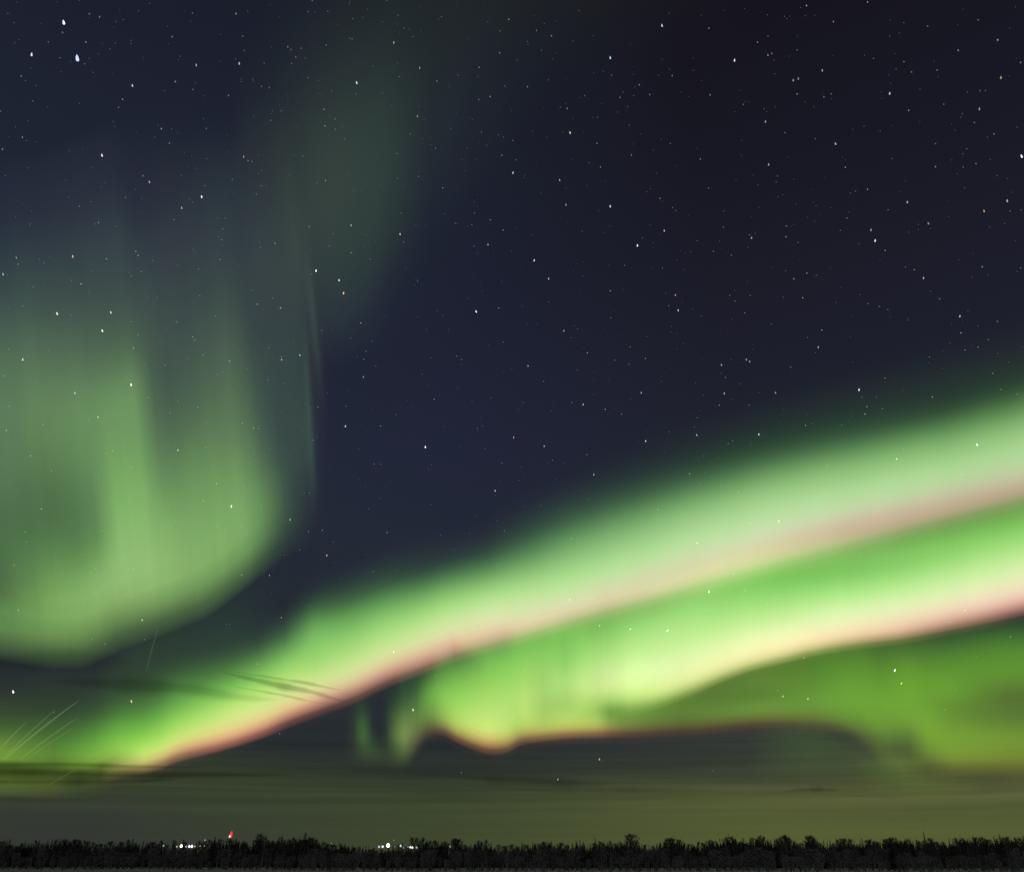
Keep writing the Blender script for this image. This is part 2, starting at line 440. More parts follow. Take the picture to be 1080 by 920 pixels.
# --- the brighter lower arc on the right
Cc = [(600, [(0, NONE), (40, NONE), (100, NONE)]),
      (642, [(0, (45, 58, 46)), (10, (66, 88, 50)), (20, (142, 186, 92)), (35, (200, 232, 138)), (50, (196, 235, 143)), (70, (163, 223, 117)), (92, (128, 199, 92)), (108, (112, 172, 81)), (122, (82, 122, 65)), (140, NONE)]),
      (700, [(0, (56, 76, 44)), (6, (120, 146, 78)), (17, (200, 221, 138)), (39, (215, 245, 165)), (61, (191, 240, 142)), (88, (155, 221, 116)), (106, (128, 192, 94)), (120, (106, 162, 80)), (135, (72, 106, 60)), (152, NONE)]),
      (800, [(0, (62, 76, 44)), (6, (180, 184, 120)), (16, (235, 229, 170)), (31, (226, 246, 171)), (46, (197, 241, 147)), (66, (157, 226, 117)), (86, (127, 206, 92)), (104, (122, 194, 88)), (118, (102, 160, 78)), (134, (70, 104, 60)), (152, NONE)]),
      (900, [(0, (46, 54, 40)), (5, (135, 122, 82)), (13, (225, 193, 154)), (24, (233, 230, 176)), (40, (212, 246, 167)), (57, (172, 236, 132)), (79, (123, 203, 92)), (95, (121, 190, 87)), (110, (106, 164, 78)), (122, (80, 122, 63)), (136, (60, 86, 54)), (152, NONE)]),
      (1065, [(0, (40, 44, 40)), (5, (76, 66, 54)), (12, (170, 128, 108)), (23, (226, 195, 166)), (34, (231, 226, 181)), (51, (211, 241, 167)), (78, (161, 226, 121)), (98, (124, 200, 88)), (113, (108, 170, 77)), (127, (84, 130, 64)), (140, (64, 94, 56)), (155, NONE)]),
      (1150, [(0, (40, 44, 40)), (5, (70, 62, 52)), (13, (165, 125, 108)), (24, (222, 190, 164)), (36, (229, 224, 180)), (54, (209, 239, 165)), (80, (158, 222, 118)), (104, (120, 194, 86)), (120, (100, 155, 74)), (136, (70, 105, 58)), (150, NONE)])]
Cc = lift(Cc, 640, (9, 2, 7), 120, 190)
curtain('lower_arc', 'brightest yellow green aurora band with cream and pink fringe, below the long arc',
        [(600, 768), (620, 764), (650, 758), (677, 752), (707, 742), (736, 730), (765, 717), (795, 706), (829, 698), (853, 692), (888, 686), (947, 679), (1005, 669), (1079, 654), (1150, 636)],
        Cc, 160, (11000, 8600), lean=-0.04, base=(44, 60, 46), rays=0.05, ray_freq=16, below=8, soft=0.01)

# --- the ragged lowest folds
D = [(362, [(0, NONE), (30, NONE), (80, NONE)]),
     (374, [(0, (46, 53, 48)), (20, (49, 60, 50)), (45, (46, 57, 50)), (70, NONE)]),
     (384, [(0, (48, 57, 49)), (10, (58, 76, 52)), (30, (67, 101, 56)), (52, (52, 72, 51)), (75, NONE)]),
     (394, [(0, (50, 60, 49)), (10, (58, 76, 53)), (28, (48, 59, 50)), (50, (43, 52, 49)), (75, NONE)]),
     (408, [(0, (49, 58, 48)), (12, (52, 64, 50)), (30, (47, 57, 50)), (60, (43, 53, 49)), (90, NONE)]),
     (420, [(0, (52, 62, 48)), (14, (74, 94, 57)), (30, (98, 122, 67)), (46, (82, 106, 62)), (66, (54, 74, 52)), (95, NONE)]),
     (428, [(0, (54, 62, 48)), (14, (90, 108, 63)), (28, (120, 142, 78)), (44, (102, 130, 70)), (64, (64, 94, 56)), (86, (49, 68, 52)), (112, NONE)]),
     (441, [(0, (56, 60, 49)), (6, (74, 75, 57)), (16, (98, 106, 65)), (30, (100, 126, 67)), (48, (80, 120, 61)), (68, (57, 86, 55)), (95, NONE)]),
     (458, [(0, (56, 54, 48)), (5, (88, 74, 60)), (12, (106, 118, 66)), (25, (118, 162, 72)), (45, (112, 172, 74)), (62, (82, 124, 61)), (82, NONE)]),
     (482, [(0, NONE), (6, (128, 92, 64)), (14, (178, 188, 94)), (30, (168, 217, 102)), (60, (128, 194, 82)), (82, (88, 138, 66)), (100, NONE)]),
     (518, [(0, NONE), (5, (96, 66, 58)), (12, (190, 150, 90)), (23, (212, 226, 122)), (45, (189, 228, 117)), (72, (156, 213, 97)), (98, (122, 188, 85)), (112, (98, 150, 73)), (124, (64, 92, 57)), (138, NONE)]),
     (545, [(0, (50, 48, 46)), (5, (116, 84, 64)), (12, (172, 166, 90)), (23, (180, 214, 106)), (44, (180, 222, 114)), (70, (160, 216, 104)), (98, (126, 194, 88)), (112, (106, 162, 78)), (124, (70, 102, 60)), (138, NONE)]),
     (556, [(0, (52, 50, 48)), (5, (125, 90, 68)), (12, (182, 178, 92)), (23, (186, 219, 108)), (44, (187, 226, 116)), (70, (163, 216, 105)), (98, (128, 194, 89)), (112, (110, 168, 80)), (124, (74, 108, 62)), (140, NONE)]),
     (575, [(0, (54, 51, 50)), (5, (142, 100, 72)), (11, (184, 182, 93)), (21, (172, 206, 101)), (36, (164, 203, 104)), (52, (167, 211, 112)), (78, (151, 209, 104)), (100, (128, 195, 90)), (114, (112, 170, 80)), (127, (74, 108, 62)), (142, NONE)]),
     (600, [(0, (56, 52, 50)), (5, (148, 104, 75)), (11, (190, 190, 96)), (21, (182, 216, 106)), (36, (168, 208, 108)), (58, (176, 222, 121)), (80, (146, 208, 104)), (100, (128, 196, 91)), (116, (118, 180, 84)), (128, (80, 118, 65)), (144, NONE)]),
     (629, [(0, (54, 50, 50)), (5, (140, 96, 72)), (11, (178, 180, 90)), (21, (168, 203, 96)), (36, (126, 153, 82)), (52, (104, 132, 74)), (78, (98, 128, 72)), (104, (80, 118, 64)), (130, (64, 92, 58)), (154, NONE)]),
     (644, [(0, (50, 47, 50)), (5, (118, 76, 62)), (11, (146, 146, 76)), (21, (122, 162, 74)), (30, (98, 136, 64)), (42, (72, 102, 58)), (62, NONE)]),
     (665, [(0, (46, 46, 50)), (5, (96, 62, 56)), (12, (116, 126, 64)), (22, (110, 150, 66)), (34, (104, 142, 64)), (50, (84, 120, 58)), (76, (56, 80, 50)), (100, NONE)]),
     (720, [(0, (46, 46, 50)), (5, (78, 56, 54)), (12, (92, 106, 58)), (24, (94, 132, 60)), (40, (90, 126, 58)), (60, (70, 96, 52)), (90, NONE)]),
     (800, [(0, (50, 50, 52)), (4, (76, 58, 54)), (10, (98, 110, 58)), (20, (106, 152, 66)), (34, (90, 132, 58)), (50, (94, 136, 60)), (68, (86, 120, 56)), (95, (60, 80, 50)), (120, NONE)]),
     (860, [(0, (52, 56, 52)), (4, (72, 66, 54)), (12, (98, 124, 60)), (26, (104, 156, 62)), (48, (94, 145, 57)), (70, (84, 130, 54)), (90, (80, 118, 52)), (115, NONE)]),
     (892, [(0, (54, 60, 52)), (5, (74, 84, 56)), (14, (98, 138, 60)), (28, (106, 164, 62)), (48, (104, 164, 61)), (66, (93, 150, 56)), (86, (80, 126, 52)), (102, (68, 102, 48)), (130, NONE)]),
     (918, [(0, (55, 63, 52)), (8, (68, 84, 55)), (20, (90, 124, 58)), (36, (106, 162, 61)), (60, (106, 166, 60)), (86, (92, 148, 54)), (106, (76, 120, 49)), (126, (58, 90, 44)), (150, NONE)]),
     (934, [(0, (56, 64, 52)), (10, (68, 85, 54)), (22, (80, 106, 56)), (38, (100, 148, 59)), (62, (108, 168, 60)), (90, (96, 154, 55)), (116, (77, 121, 49)), (136, (58, 90, 44)), (160, NONE)]),
     (960, [(0, (57, 65, 52)), (10, (66, 80, 52)), (24, (75, 97, 54)), (38, (92, 129, 57)), (52, (110, 160, 59)), (74, (110, 170, 60)), (104, (98, 158, 56)), (132, (70, 110, 46)), (160, NONE)]),
     (980, [(0, (60, 70, 52)), (10, (80, 98, 54)), (24, (106, 142, 58)), (44, (115, 168, 60)), (70, (106, 164, 59)), (100, (99, 158, 56)), (130, (72, 116, 47)), (160, NONE)]),
     (1005, [(0, (66, 70, 50)), (8, (92, 104, 56)), (20, (114, 150, 60)), (40, (114, 162, 60)), (66, (98, 146, 56)), (92, (102, 162, 57)), (122, (84, 138, 50)), (144, (58, 92, 42)), (165, NONE)]),
     (1065, [(0, (64, 68, 48)), (8, (84, 92, 52)), (20, (108, 132, 58)), (40, (112, 152, 58)), (64, (88, 126, 50)), (88, (86, 120, 51)), (110, (95, 150, 55)), (134, (84, 140, 51)), (156, (56, 92, 42)), (172, NONE)]),
     (1150, [(0, (62, 66, 48)), (8, (80, 88, 50)), (20, (100, 124, 56)), (44, (104, 142, 56)), (74, (82, 118, 48)), (98, (84, 122, 50)), (120, (95, 150, 55)), (144, (80, 134, 50)), (165, (54, 90, 42)), (180, NONE)])]
curtain('low_folds', 'ragged lowest green aurora folds with thin dark red underside',
        [(362, 800), (383, 803), (400, 803), (416, 806), (430, 803), (440, 792), (449, 780), (458, 776), (468, 776), (482, 783), (500, 791), (517, 796), (535, 794), (549, 786), (564, 783), (600, 779), (640, 778), (677, 778), (736, 775), (795, 769), (830, 768), (860, 769), (884, 772), (900, 778), (916, 790), (930, 803), (945, 810), (962, 813), (982, 815), (1005, 817), (1040, 819), (1079, 821), (1150, 826)],
        [(sx, pr) if sx < 700 else (sx, [(o_, (c[0] * 1.0, c[1] * 0.96, c[2] * 0.88)) for o_, c in pr]) for sx, pr in D], 185, (13500, 9600), lean=-0.03, base=(42, 48, 48), rays=0.02, ray_freq=24, below=8, nu=260, soft=0.008)

# --- faint hanging patch under the folds
Fv = [(790, [(0, NONE), (30, NONE)]),
      (850, [(0, (54, 60, 52)), (15, (57, 68, 53)), (35, (60, 76, 54)), (55, (58, 72, 53)), (75, NONE)]),
      (900, [(0, (55, 61, 51)), (15, (60, 70, 53)), (40, (60, 72, 54)), (60, NONE)]),
      (950, [(0, (60, 68, 52)), (15, (72, 86, 54)), (30, (74, 92, 55)), (45, NONE)]),
      (980, [(0, (60, 68, 52)), (12, (70, 82, 53)), (30, NONE)]),
      (1040, [(0, NONE), (30, NONE)])]
curtain('dim_patch', 'dim grey green aurora patch in the dark gap under the lowest folds',
        [(790, 825), (850, 828), (900, 832), (960, 836), (1040, 836)],
        Fv, 90, (12500, 11500), base=(50, 56, 52), below=16, nu=40, rays=0.1, ray_freq=8)

# --- high faint veil above the left curtain
E = [(235, [(0, NONE), (200, NONE), (390, NONE)]),
     (265, [(0, NONE), (190, (31, 37, 48)), (250, (34, 40, 48)), (310, (33, 39, 47)), (390, NONE)]),
     (292, [(0, NONE), (70, (33, 39, 48)), (140, (39, 46, 50)), (200, (42, 50, 52)), (250, (42, 50, 52)), (300, (38, 45, 49)), (350, (33, 40, 46)), (420, NONE)]),
     (320, [(0, NONE), (60, (41, 49, 52)), (140, (51, 62, 59)), (190, (52, 64, 59)), (250, (47, 58, 56)), (300, (42, 50, 52)), (360, (35, 42, 47)), (430, NONE)]),
     (355, [(0, NONE), (55, (42, 53, 55)), (110, (48, 62, 58)), (190, (53, 66, 60)), (250, (49, 62, 58)), (300, (43, 52, 53)), (370, (36, 43, 47)), (440, NONE)]),
     (385, [(0, NONE), (50, (38, 47, 53)), (110, (46, 60, 56)), (190, (51, 65, 60)), (250, (48, 62, 58)), (310, (42, 52, 53)), (380, (35, 42, 46)), (440, NONE)]),
     (412, [(0, NONE), (70, (34, 41, 50)), (130, (42, 54, 54)), (200, (46, 60, 57)), (260, (44, 56, 55)), (320, (39, 48, 50)), (420, (34, 40, 45)), (450, NONE)]),
     (450, [(0, NONE), (120, (32, 39, 49)), (190, (37, 45, 51)), (260, (38, 46, 50)), (340, (36, 43, 47)), (420, (33, 40, 45)), (450, NONE)]),
     (540, [(0, NONE), (190, NONE), (250, (31, 37, 47)), (340, (34, 40, 46)), (420, (34, 40, 45)), (450, (33, 39, 44))]),
     (650, [(0, NONE), (250, NONE), (350, (33, 38, 45)), (420, (34, 39, 44)), (450, (33, 38, 43))]),
     (800, [(0, NONE), (200, NONE), (390, NONE)])]
curtain('high_veil', 'very faint grey green aurora veil high above the left curtain',
        [(235, 420), (300, 400), (355, 385), (412, 370), (500, 350), (800, 330)],
        E, 460, (9000, 8000), lean=0.02, base=(30, 35, 46), rays=0.12, ray_freq=20, below=20)

# --- two thin rays at the right edge of the left curtain
for k, (xb, yb, hh, c, lab) in enumerate([(346, 478, 215, (45, 56, 60), 'thin faint aurora ray standing just right of the left curtain'),
                                          (335, 590, 260, (47, 61, 60), 'thin long aurora ray along the right edge of the left curtain')]):
    dim = [(0, NONE), (hh * 0.25, [int(31 + (v - 31) * 0.15) for v in c]), (hh * 0.5, [int(32 + (v - 32) * 0.4) for v in c]), (hh * 0.75, [int(32 + (v - 32) * 0.35) for v in c]), (hh, NONE)]
    st = [(xb - 14, [(0, NONE), (hh, NONE)]), (xb - 6, dim),
          (xb, [(0, NONE), (hh * 0.18, [int(30 + (v - 30) * 0.35) for v in c]), (hh * 0.45, c), (hh * 0.75, c), (hh, NONE)]),
          (xb + 5, dim), (xb + 16, [(0, NONE), (hh, NONE)])]
    curtain('thin_ray', lab, [(xb - 14, yb), (xb, yb), (xb + 16, yb)], st, hh, (11000, 11000), lean=-0.10 if k == 0 else -0.055, base=(32, 38, 50),
            fold=0.0, nu=16)

# ------------------------------------------------------------------ low cloud streaks in front of the aurora
def cloud_material(tau, thick_m):
    cm, c_ = mat('night_cloud')
    va = c_.n('ShaderNodeVolumeAbsorption')
    va.inputs[0].default_value = (0.22, 0.24, 0.20, 1)
    va.inputs[1].default_value = tau / thick_m
    co = c_.n('ShaderNodeOutputMaterial')
    c_.link(va.outputs[0], co.inputs['Volume'])
    return cm


rc = random.Random(11)


def cloud(x0, y0, x1, y1, thick, dist, tau, label):
    """a long ragged roll of thin cloud, its edges drawn out to nothing, thick pixels deep"""
    a, bb = at(x0, y0, dist), at(x1, y1, dist)
    mid = (a + bb) / 2
    ax = (bb - a)
    L = ax.length / 2
    ax.normalize()
    yaxis = Vector((0, 0, 1)).cross(ax).normalized()
    zaxis = ax.cross(yaxis).normalized()
    H = thick / 1127.0 * dist / 2
    depth = H * 2.6
    NX, NA = 72, 24
    ph = [rc.uniform(0, 6.28) for _ in range(8)]
    verts, faces = [], []
    for i in range(NX + 1):
        s_ = -1 + 2 * i / NX
        taper = max(1 - abs(s_) ** 2.4, 0.0) ** 1.2
        rag = 0.78 + 0.12 * math.sin(5 * s_ + ph[0]) + 0.09 * math.sin(11 * s_ + ph[1]) + 0.05 * math.sin(23 * s_ + ph[2])
        k = max(taper * max(rag, 0.15), 0.002)
        zc = H * (0.3 * math.sin(3.1 * s_ + ph[3]) + 0.1 * math.sin(7.3 * s_ + ph[4])) * (0.3 + 0.7 * taper)
        for j in range(NA):
            t_ = 2 * math.pi * j / NA
            cy, sz = math.cos(t_), math.sin(t_)
            verts.append((L * s_, depth * k * math.copysign(abs(cy) ** 2.6, cy), zc + 1.7 * H * k * math.copysign(abs(sz) ** 2.6, sz)))
    for i in range(NX):
        for j in range(NA):
            p, q_ = i * NA + j, i * NA + (j + 1) % NA
            faces.append((p, q_, q_ + NA, p + NA))
    faces.append(tuple(range(NA))[::-1])
    faces.append(tuple(NX * NA + j for j in range(NA)))
    o = mesh_obj('cloud_streak', verts, faces, cloud_material(tau, depth * 1.3), smooth=True)
    o.matrix_world = Matrix.Translation(mid) @ Matrix((ax, yaxis, zaxis)).transposed().to_4x4()
    tag(o, label, 'cloud', 'dark cloud streaks in front of the aurora')
    return o


cloud(-260, 815, 320, 817, 13, 6200, 1.1, 'long dark level cloud streak crossing the lower left end of the long arc')
cloud(-160, 806, 230, 809, 7, 6000, 0.8, 'thin dark cloud line just above the long dark streak at lower left')
cloud(-120, 826, 200, 823, 7, 6400, 0.7, 'short faint cloud wisp below the long dark streak at lower left')
cloud(-120, 845, 130, 842, 7, 6600, 0.3, 'lowest faint cloud wisp at the left edge')
cloud(40, 716, 300, 738, 20, 5200, 0.55, 'soft dark cloud wisp over the upper side of the arc at left')
cloud(225, 706, 375, 743, 9, 5000, 0.85, 'slanting dark cloud wisp cutting across the rosy fringe of the arc')
cloud(240, 707, 372, 730, 5, 5050, 0.55, 'small thin cloud wisp lying above the slanting one')
cloud(235, 722, 350, 744, 4, 5060, 0.4, 'thinnest cloud wisp lying just below the slanting one')
cloud(-120, 694, 170, 700, 24, 5400, 0.3, 'dark cloud edge under the bottom of the left curtain')
cloud(420, 818, 690, 827, 12, 6300, 0.5, 'dark level cloud streak under the lowest folds near the middle')
cloud(500, 832, 760, 834, 7, 6300, 0.3, 'faint level cloud streak lower in the glow near the middle')
cloud(822, 834, 892, 833, 6, 6300, 0.5, 'tiny dark cloud low over the right half of the tree line')

# ------------------------------------------------------------------ stars
STARS = """
0 0 245,187,5v 202,73,4w 100,174,3w 198,103,1.5o 272,134,2o 315,54,2b 283,44,1.5w 367,68,1w 390,62,1w 153,133,1.2w 190,183,1.2w 268,202,1.2t 67,241,1.5w 81,255,1w 294,229,1w 365,137,1w 415,128,1w 414,138,1w 348,155,1w 545,117,1.7w 621,207,2.5b 747,44,2w 609,42,1.3o 784,36,1w 768,115,1.3w 773,160,1.3w 757,202,2.5w 746,186,1w 555,259,2w 419,272,2.5w 521,287,1w 610,284,1.6w 618,263,1w 570,178,1w 763,250,1w 763,258,1w 723,303,2b 388,315,1.8w 375,340,1.4t 104,320,1.2w 511,408,2w 536,454,1.8t 653,407,1.6w 490,434,1w 644,376,1w 543,408,1w 8,473,2b 71,435,2b 84,445,1w 2,352,1.2w 323,493,3w 452,557,2o 473,577,2.2w 771,497,2.2o 785,509,2o 798,511,1.5w 638,624,3.2w 648,588,1.3w 575,659,2.2w 600,630,1w 609,640,1w 397,625,1.3w 312,705,2b 301,709,1w 251,653,1.3w 551,695,1.3w 688,690,1w 712,690,1.2w 705,725,1.6w 702,759,1.6w 693,750,1w 824,783,1.5w 870,771,2y 827,588,1.5w 811,614,1.5w 735,568,1.3w 827,540,1w 958,494,1.5w 1002,579,1.2t 1030,572,2w 1028,399,1.8w 1060,377,1.6w 1060,409,1.4w 1025,347,1.8w 1049,289,1.6b 857,381,1.4w 862,351,1w 890,351,1.3o 827,274,1.6w 852,278,1.6w 800,253,1w 836,200,1.2w 911,149,2o 921,157,1.5b 936,181,1.8o 953,153,1.4w 966,184,1.1w 923,201,1.3b 974,246,1.3w 1032,143,1.6w 975,37,1.3w 988,2,1.5w 1037,36,1.3o 978,718,1.8w 1042,778,1.4w 1054,740,1.2w 1000,858,3.5w 986,867,1.5w 1073,888,3.5b 628,851,1.5w 430,796,1.8y 437,809,1.8w 230,813,2.6y 337,820,1.8w 483,825,1.2w 447,860,1.4w 52,816,2w 57,836,1.4w 10,869,2.5b 24,869,1w 139,832,1.2w 227,887,1.3w 256,899,2w 565,841,1w 610,790,1w 696,822,1.6w
360 0 49,263,3.5v 36,60,1.6b 27,121,1.3w 34,124,1.3b 166,136,2.2y 180,49,1.6b 144,1,1.4w 248,216,2.2b 317,53,1.5w 303,257,2b 227,116,1.2w 199,90,1.2w 184,243,1.3w 178,200,1w 101,209,1w 46,298,1.2w 130,294,1w 241,369,2.2o 218,425,1.6w 176,486,1.5w 298,470,1.6w 282,458,1w 178,565,1.3w 190,675,1.6w 186,742,2.8y 197,767,1.8b 31,714,2.2w 31,800,1.8w 91,821,1.4w 80,744,1w 10,440,1.3w 244,558,1.3w 321,595,2t 326,677,1w 360,707,1.7o 413,711,1.4w 421,674,1.4w 471,696,1.8w 512,729,1.8w 464,775,2.2y 420,779,1.5w 431,801,1w 382,505,1w 425,506,1w 443,418,1.6w 497,427,1.2w 513,434,1.2w 543,445,1.8o 508,492,1.7w 553,506,1.4o 543,548,3b 398,470,1w 346,407,1w 435,316,1.8o 471,306,1.9w 517,272,1.3w 436,214,2t 431,243,1w 501,168,2t 530,62,2w 502,98,1.5w 463,69,1w 618,97,1.8b 665,114,1.8w 589,131,1.2w 633,159,1.2w 733,130,1.2w 556,190,1.2o 589,275,1.8w 655,253,1.2w 752,34,1.2o 642,75,1w 851,184,3.5b 855,238,1.5w 829,226,1w 1015,82,3.2b 1047,240,2t 943,269,2t 976,300,2b 882,309,2o 891,291,1.2w 925,303,1.2w 906,338,1.2w 770,303,1.5w 715,344,2w 693,339,1.3b 811,371,1.3o 724,421,3y 809,454,2b 911,396,1.1w 1041,454,1.5w 918,491,2y 783,515,1.3w 820,529,1.8w 691,571,2.2w 578,562,1w 605,416,1w 711,649,2.4b 851,654,3.3v 937,778,3.3w 1022,731,2.8b 953,753,1.2w 896,840,1.5w 1016,848,1.5w 610,825,3.3v 656,883,2.8o 1008,628,2b 1048,657,1.5w 1058,667,1.2w 978,597,1w 966,607,1w 998,548,1w 762,732,1w 539,795,1w 602,744,1w 241,890,1.4r 650,435,1w
720 0 392,18,2w 477,69,1.8w 585,7,1.8w 83,90,1.8w 237,134,2o 164,192,3w 270,175,2w 282,170,2o 288,190,1w 362,158,1.3w 442,224,2.2t 350,255,2.2y 366,250,2.2b 362,298,1.8w 447,307,2b 470,297,1.5w 87,301,2y 192,331,1.8b 262,386,2.4b 258,344,1.2w 324,420,1.6w 420,439,1.3w 484,456,2.8b 515,530,1.8w 56,504,2t 272,522,2.2w 300,557,1.3w 296,576,1.2w 82,595,1.5r 655,297,2.6w 715,350,1.8w 700,196,1.6w 724,228,1.4w 675,219,1w 805,222,1.4w 775,83,1.3w 872,160,1.8w 997,127,2w 935,63,1.3w 1007,247,2.2y 939,346,2.2b 923,388,1.3w 985,424,1.4w 826,330,1.3w 1073,496,3.5w 1069,198,1.4b 800,455,1.3w 800,528,1.8w 899,471,1.2w 928,518,1.4t 888,529,1.2w 887,487,1w 995,556,1w 585,600,1.8w 547,605,1.2w 531,611,1.1w 662,502,1.1w 711,641,2.2w 650,664,1.3w 520,690,1.5w 499,729,1.2w 596,729,2.5b 609,763,3w 641,793,2b 778,708,2.2b 746,710,1w 954,669,2.4o 1027,637,2.3w 1036,668,1.2w 328,716,1.7w 327,750,2t 365,767,1.3w 218,754,2.2w 212,744,1.6w 97,796,1.6w 154,808,1.4w 129,719,1.4w 46,762,1.2w 117,763,1w 393,865,1.8w 423,872,1.6o 352,883,2w 326,857,1.1w 762,881,2.2w 733,854,1.7y 705,845,1.2w 948,845,2t 1069,848,1.2w 604,185,1.2w 574,400,1w 625,415,1w 885,360,1w 941,287,1.2w 958,287,1.1w 901,291,1w 268,47,1w 322,52,1w 388,50,1w 270,114,1.2w 655,115,1w 700,72,1w
0 300 181,94,3w 351,90,2.8w 324,148,3.2w 422,203,2y 558,119,1.8b 610,167,1.8w 617,177,1.8y 642,224,1.8b 726,243,2w 814,63,2w 888,75,2.2b 863,43,1.4w 797,18,1.2w 949,225,2.8b 891,239,2.2w 890,229,1.5w 850,202,1.4w 1018,146,1.6w 72,239,2.6w 90,226,1w 27,205,1.2w 415,319,3.4w 237,345,2.2w 310,421,2.2y 280,428,1.2w 470,358,1.5w 563,371,1.6w 626,390,2b 538,406,1.4o 563,526,2.4y 357,528,1.8y 338,535,1.4w 416,580,1.8t 650,517,1.4w 97,543,1.8w 163,591,1.5w 136,443,1.5w 20,463,1.8w 30,386,1.5w 131,711,2y 323,780,1.3w 80,784,1.6w 84,814,1.2w 45,889,1.8t 685,631,2w 643,685,2t 732,704,3.5w 552,750,1.6w 766,765,1.6w 689,765,1.3w 773,640,1.3w 767,440,1.8w 802,455,2w 818,457,1.5w 848,303,1.5w 900,314,1.2w 1006,389,1.8o 990,493,1.3w 918,746,2.2w 976,784,1.6w 1020,779,1.8w 1034,859,2.3w 980,660,1.3w 749,540,1w 786,568,1.2w 1054,816,1.2w 105,8,1.3w 632,36,1.4w 496,42,1.2w 522,256,1.4b 595,235,1.2w 681,100,1.4w 688,285,1.3w 780,268,1.2w 437,160,1.4w 416,118,1.3w 225,98,1.1w 72,68,1.2w 12,290,1.5w 155,209,1.1w 422,900,1.6w 948,840,1.3w
360 300 7,29,3.3o 62,123,2w 78,212,1.8b 98,180,1.3w 30,170,1.2w 71,237,1.4w 109,259,1.2w 70,294,2.2b 13,450,3b 16,386,1.3w 124,449,2b 173,412,1.6o 104,569,1.8o 125,569,1.2w 266,516,3.6w 294,364,1.8w 365,227,1.4w 380,238,1.6w 379,254,1w 284,232,1.1w 256,285,1.1w 427,87,3.6w 498,75,1.8w 512,183,1.6w 474,359,1.6o 591,259,2.4b 704,148,2.4b 748,142,1.6o 640,307,1.5w 779,217,2w 865,240,1.5w 911,253,1.4w 914,198,1.6w 962,235,1.8w 949,344,2.2w 729,375,2o 765,381,2.4w 835,396,2w 887,411,2o 545,485,2.6o 642,513,2.2w 508,566,1.8b 668,557,1.4w 487,654,2.5w 799,603,2.3w 777,539,1.4w 963,497,2.6w 1037,467,1.2w 145,786,1.8w 516,780,1.6w 728,805,2w 1002,713,1.9w 851,21,2w 853,106,1.4w 1057,35,2.4o 1036,68,1.8b 1066,83,2.6w 656,56,1.2w 572,69,1w 340,143,1w 454,520,1.1w 430,456,1.2w 447,449,1w 630,700,1.1w 562,620,1.1w 780,680,1.1w 575,374,1.1w 746,271,1.2w 493,885,1w
720 300 380,43,2y 214,35,1.3w 149,35,1.3w 166,53,1.4w 196,90,1.5w 318,40,1.1w 59,101,1.2w 280,126,1.2w 440,145,1.8w 429,200,2.2y 342,262,1.5w 123,256,2.2w 202,239,2.4b 212,245,2.4o 135,295,1.5b 132,346,2.4y 294,344,2.3o 116,383,1.7w 210,382,1.4w 184,315,1.1w 46,422,1.3w 37,452,1.2w 45,478,2.8b 241,476,2.8w 158,495,1.3w 144,504,1.4w 389,447,1.8w 503,445,1.2w 558,335,3w 567,357,1.2w 613,357,1.2w 640,297,1.5w 583,388,1.8w 577,411,2w 632,393,1.5w 586,61,1.6w 622,70,1.5y 649,80,1.2w 813,46,1.4b 877,102,2.6b 881,154,2y 996,117,1.5w 893,208,1.6w 935,199,1.4w 967,175,1.3w 981,282,1.5w 1007,333,1.3w 1058,348,1.3w 790,357,2y 781,230,1.2w 932,509,3w 677,554,2.3w 700,521,1.6w 458,576,1.5w 489,662,1.5w 177,658,1.9y 119,637,1.2w 22,600,2w 304,750,2.5w 214,757,1.9w 46,819,2.3w 890,620,1.2w 973,654,1.2w 559,862,1.1w 395,168,1.2w 67,543,1.1w
360 600 101,9,1.6w 166,264,2.6w 227,448,3w 723,99,2.5o 817,181,2.2w 914,192,2.6w 1032,197,3.4w 817,604,2.4w 685,668,2.6o 380,645,1.6o 580,322,1.6w 298,338,1.2w
720 600 83,74,3w 196,69,1.7w 162,17,2w 266,113,1.3w 384,283,2w 671,323,3.6w 692,364,2.6y 893,133,2w 846,170,1.6w 317,405,2.2w 396,413,2.4y 301,386,1.4w 1037,216,1.7w 929,278,1.1b 830,446,1.3b 96,639,1.2w 863,378,1w
0 600 765,20,2w 450,164,2.3y 853,22,2w 890,155,2w 58,132,1.8w 815,302,1.8w 332,238,1.3w 457,224,1.3w 292,223,1.3w 303,0,1.3w 42,391,3.6w 416,421,3o 885,522,1.5b 717,176,1w 728,176,1w 170,455,1.2w
"""
TINT = {'w': (1.0, 0.97, 0.95), 'b': (0.50, 0.68, 1.0), 'v': (0.74, 0.62, 1.0), 'o': (1.0, 0.58, 0.34), 'y': (1.0, 0.85, 0.55),
        't': (0.5, 0.95, 0.95), 'r': (1.0, 0.3, 0.2)}
WORD = {'w': 'white', 'b': 'blue white', 'v': 'violet white', 'o': 'orange', 'y': 'yellow', 't': 'teal', 'r': 'red'}
stars = []
for line in STARS.strip().splitlines():
    f = line.split()
    ox, oy = float(f[0]), float(f[1])
    for s_ in f[2:]:
        a, b_, c = s_.split(',')
        stars.append([ox + float(a) / 3, oy + float(b_) / 3, float(c[:-1]), c[-1]])
seen, uniq = [], []
for s_ in stars:
    if all(abs(s_[0] - q[0]) > 1.6 or abs(s_[1] - q[1]) > 1.6 for q in uniq):
        uniq.append(s_)
stars = sorted(uniq, key=lambda s_: -s_[2])

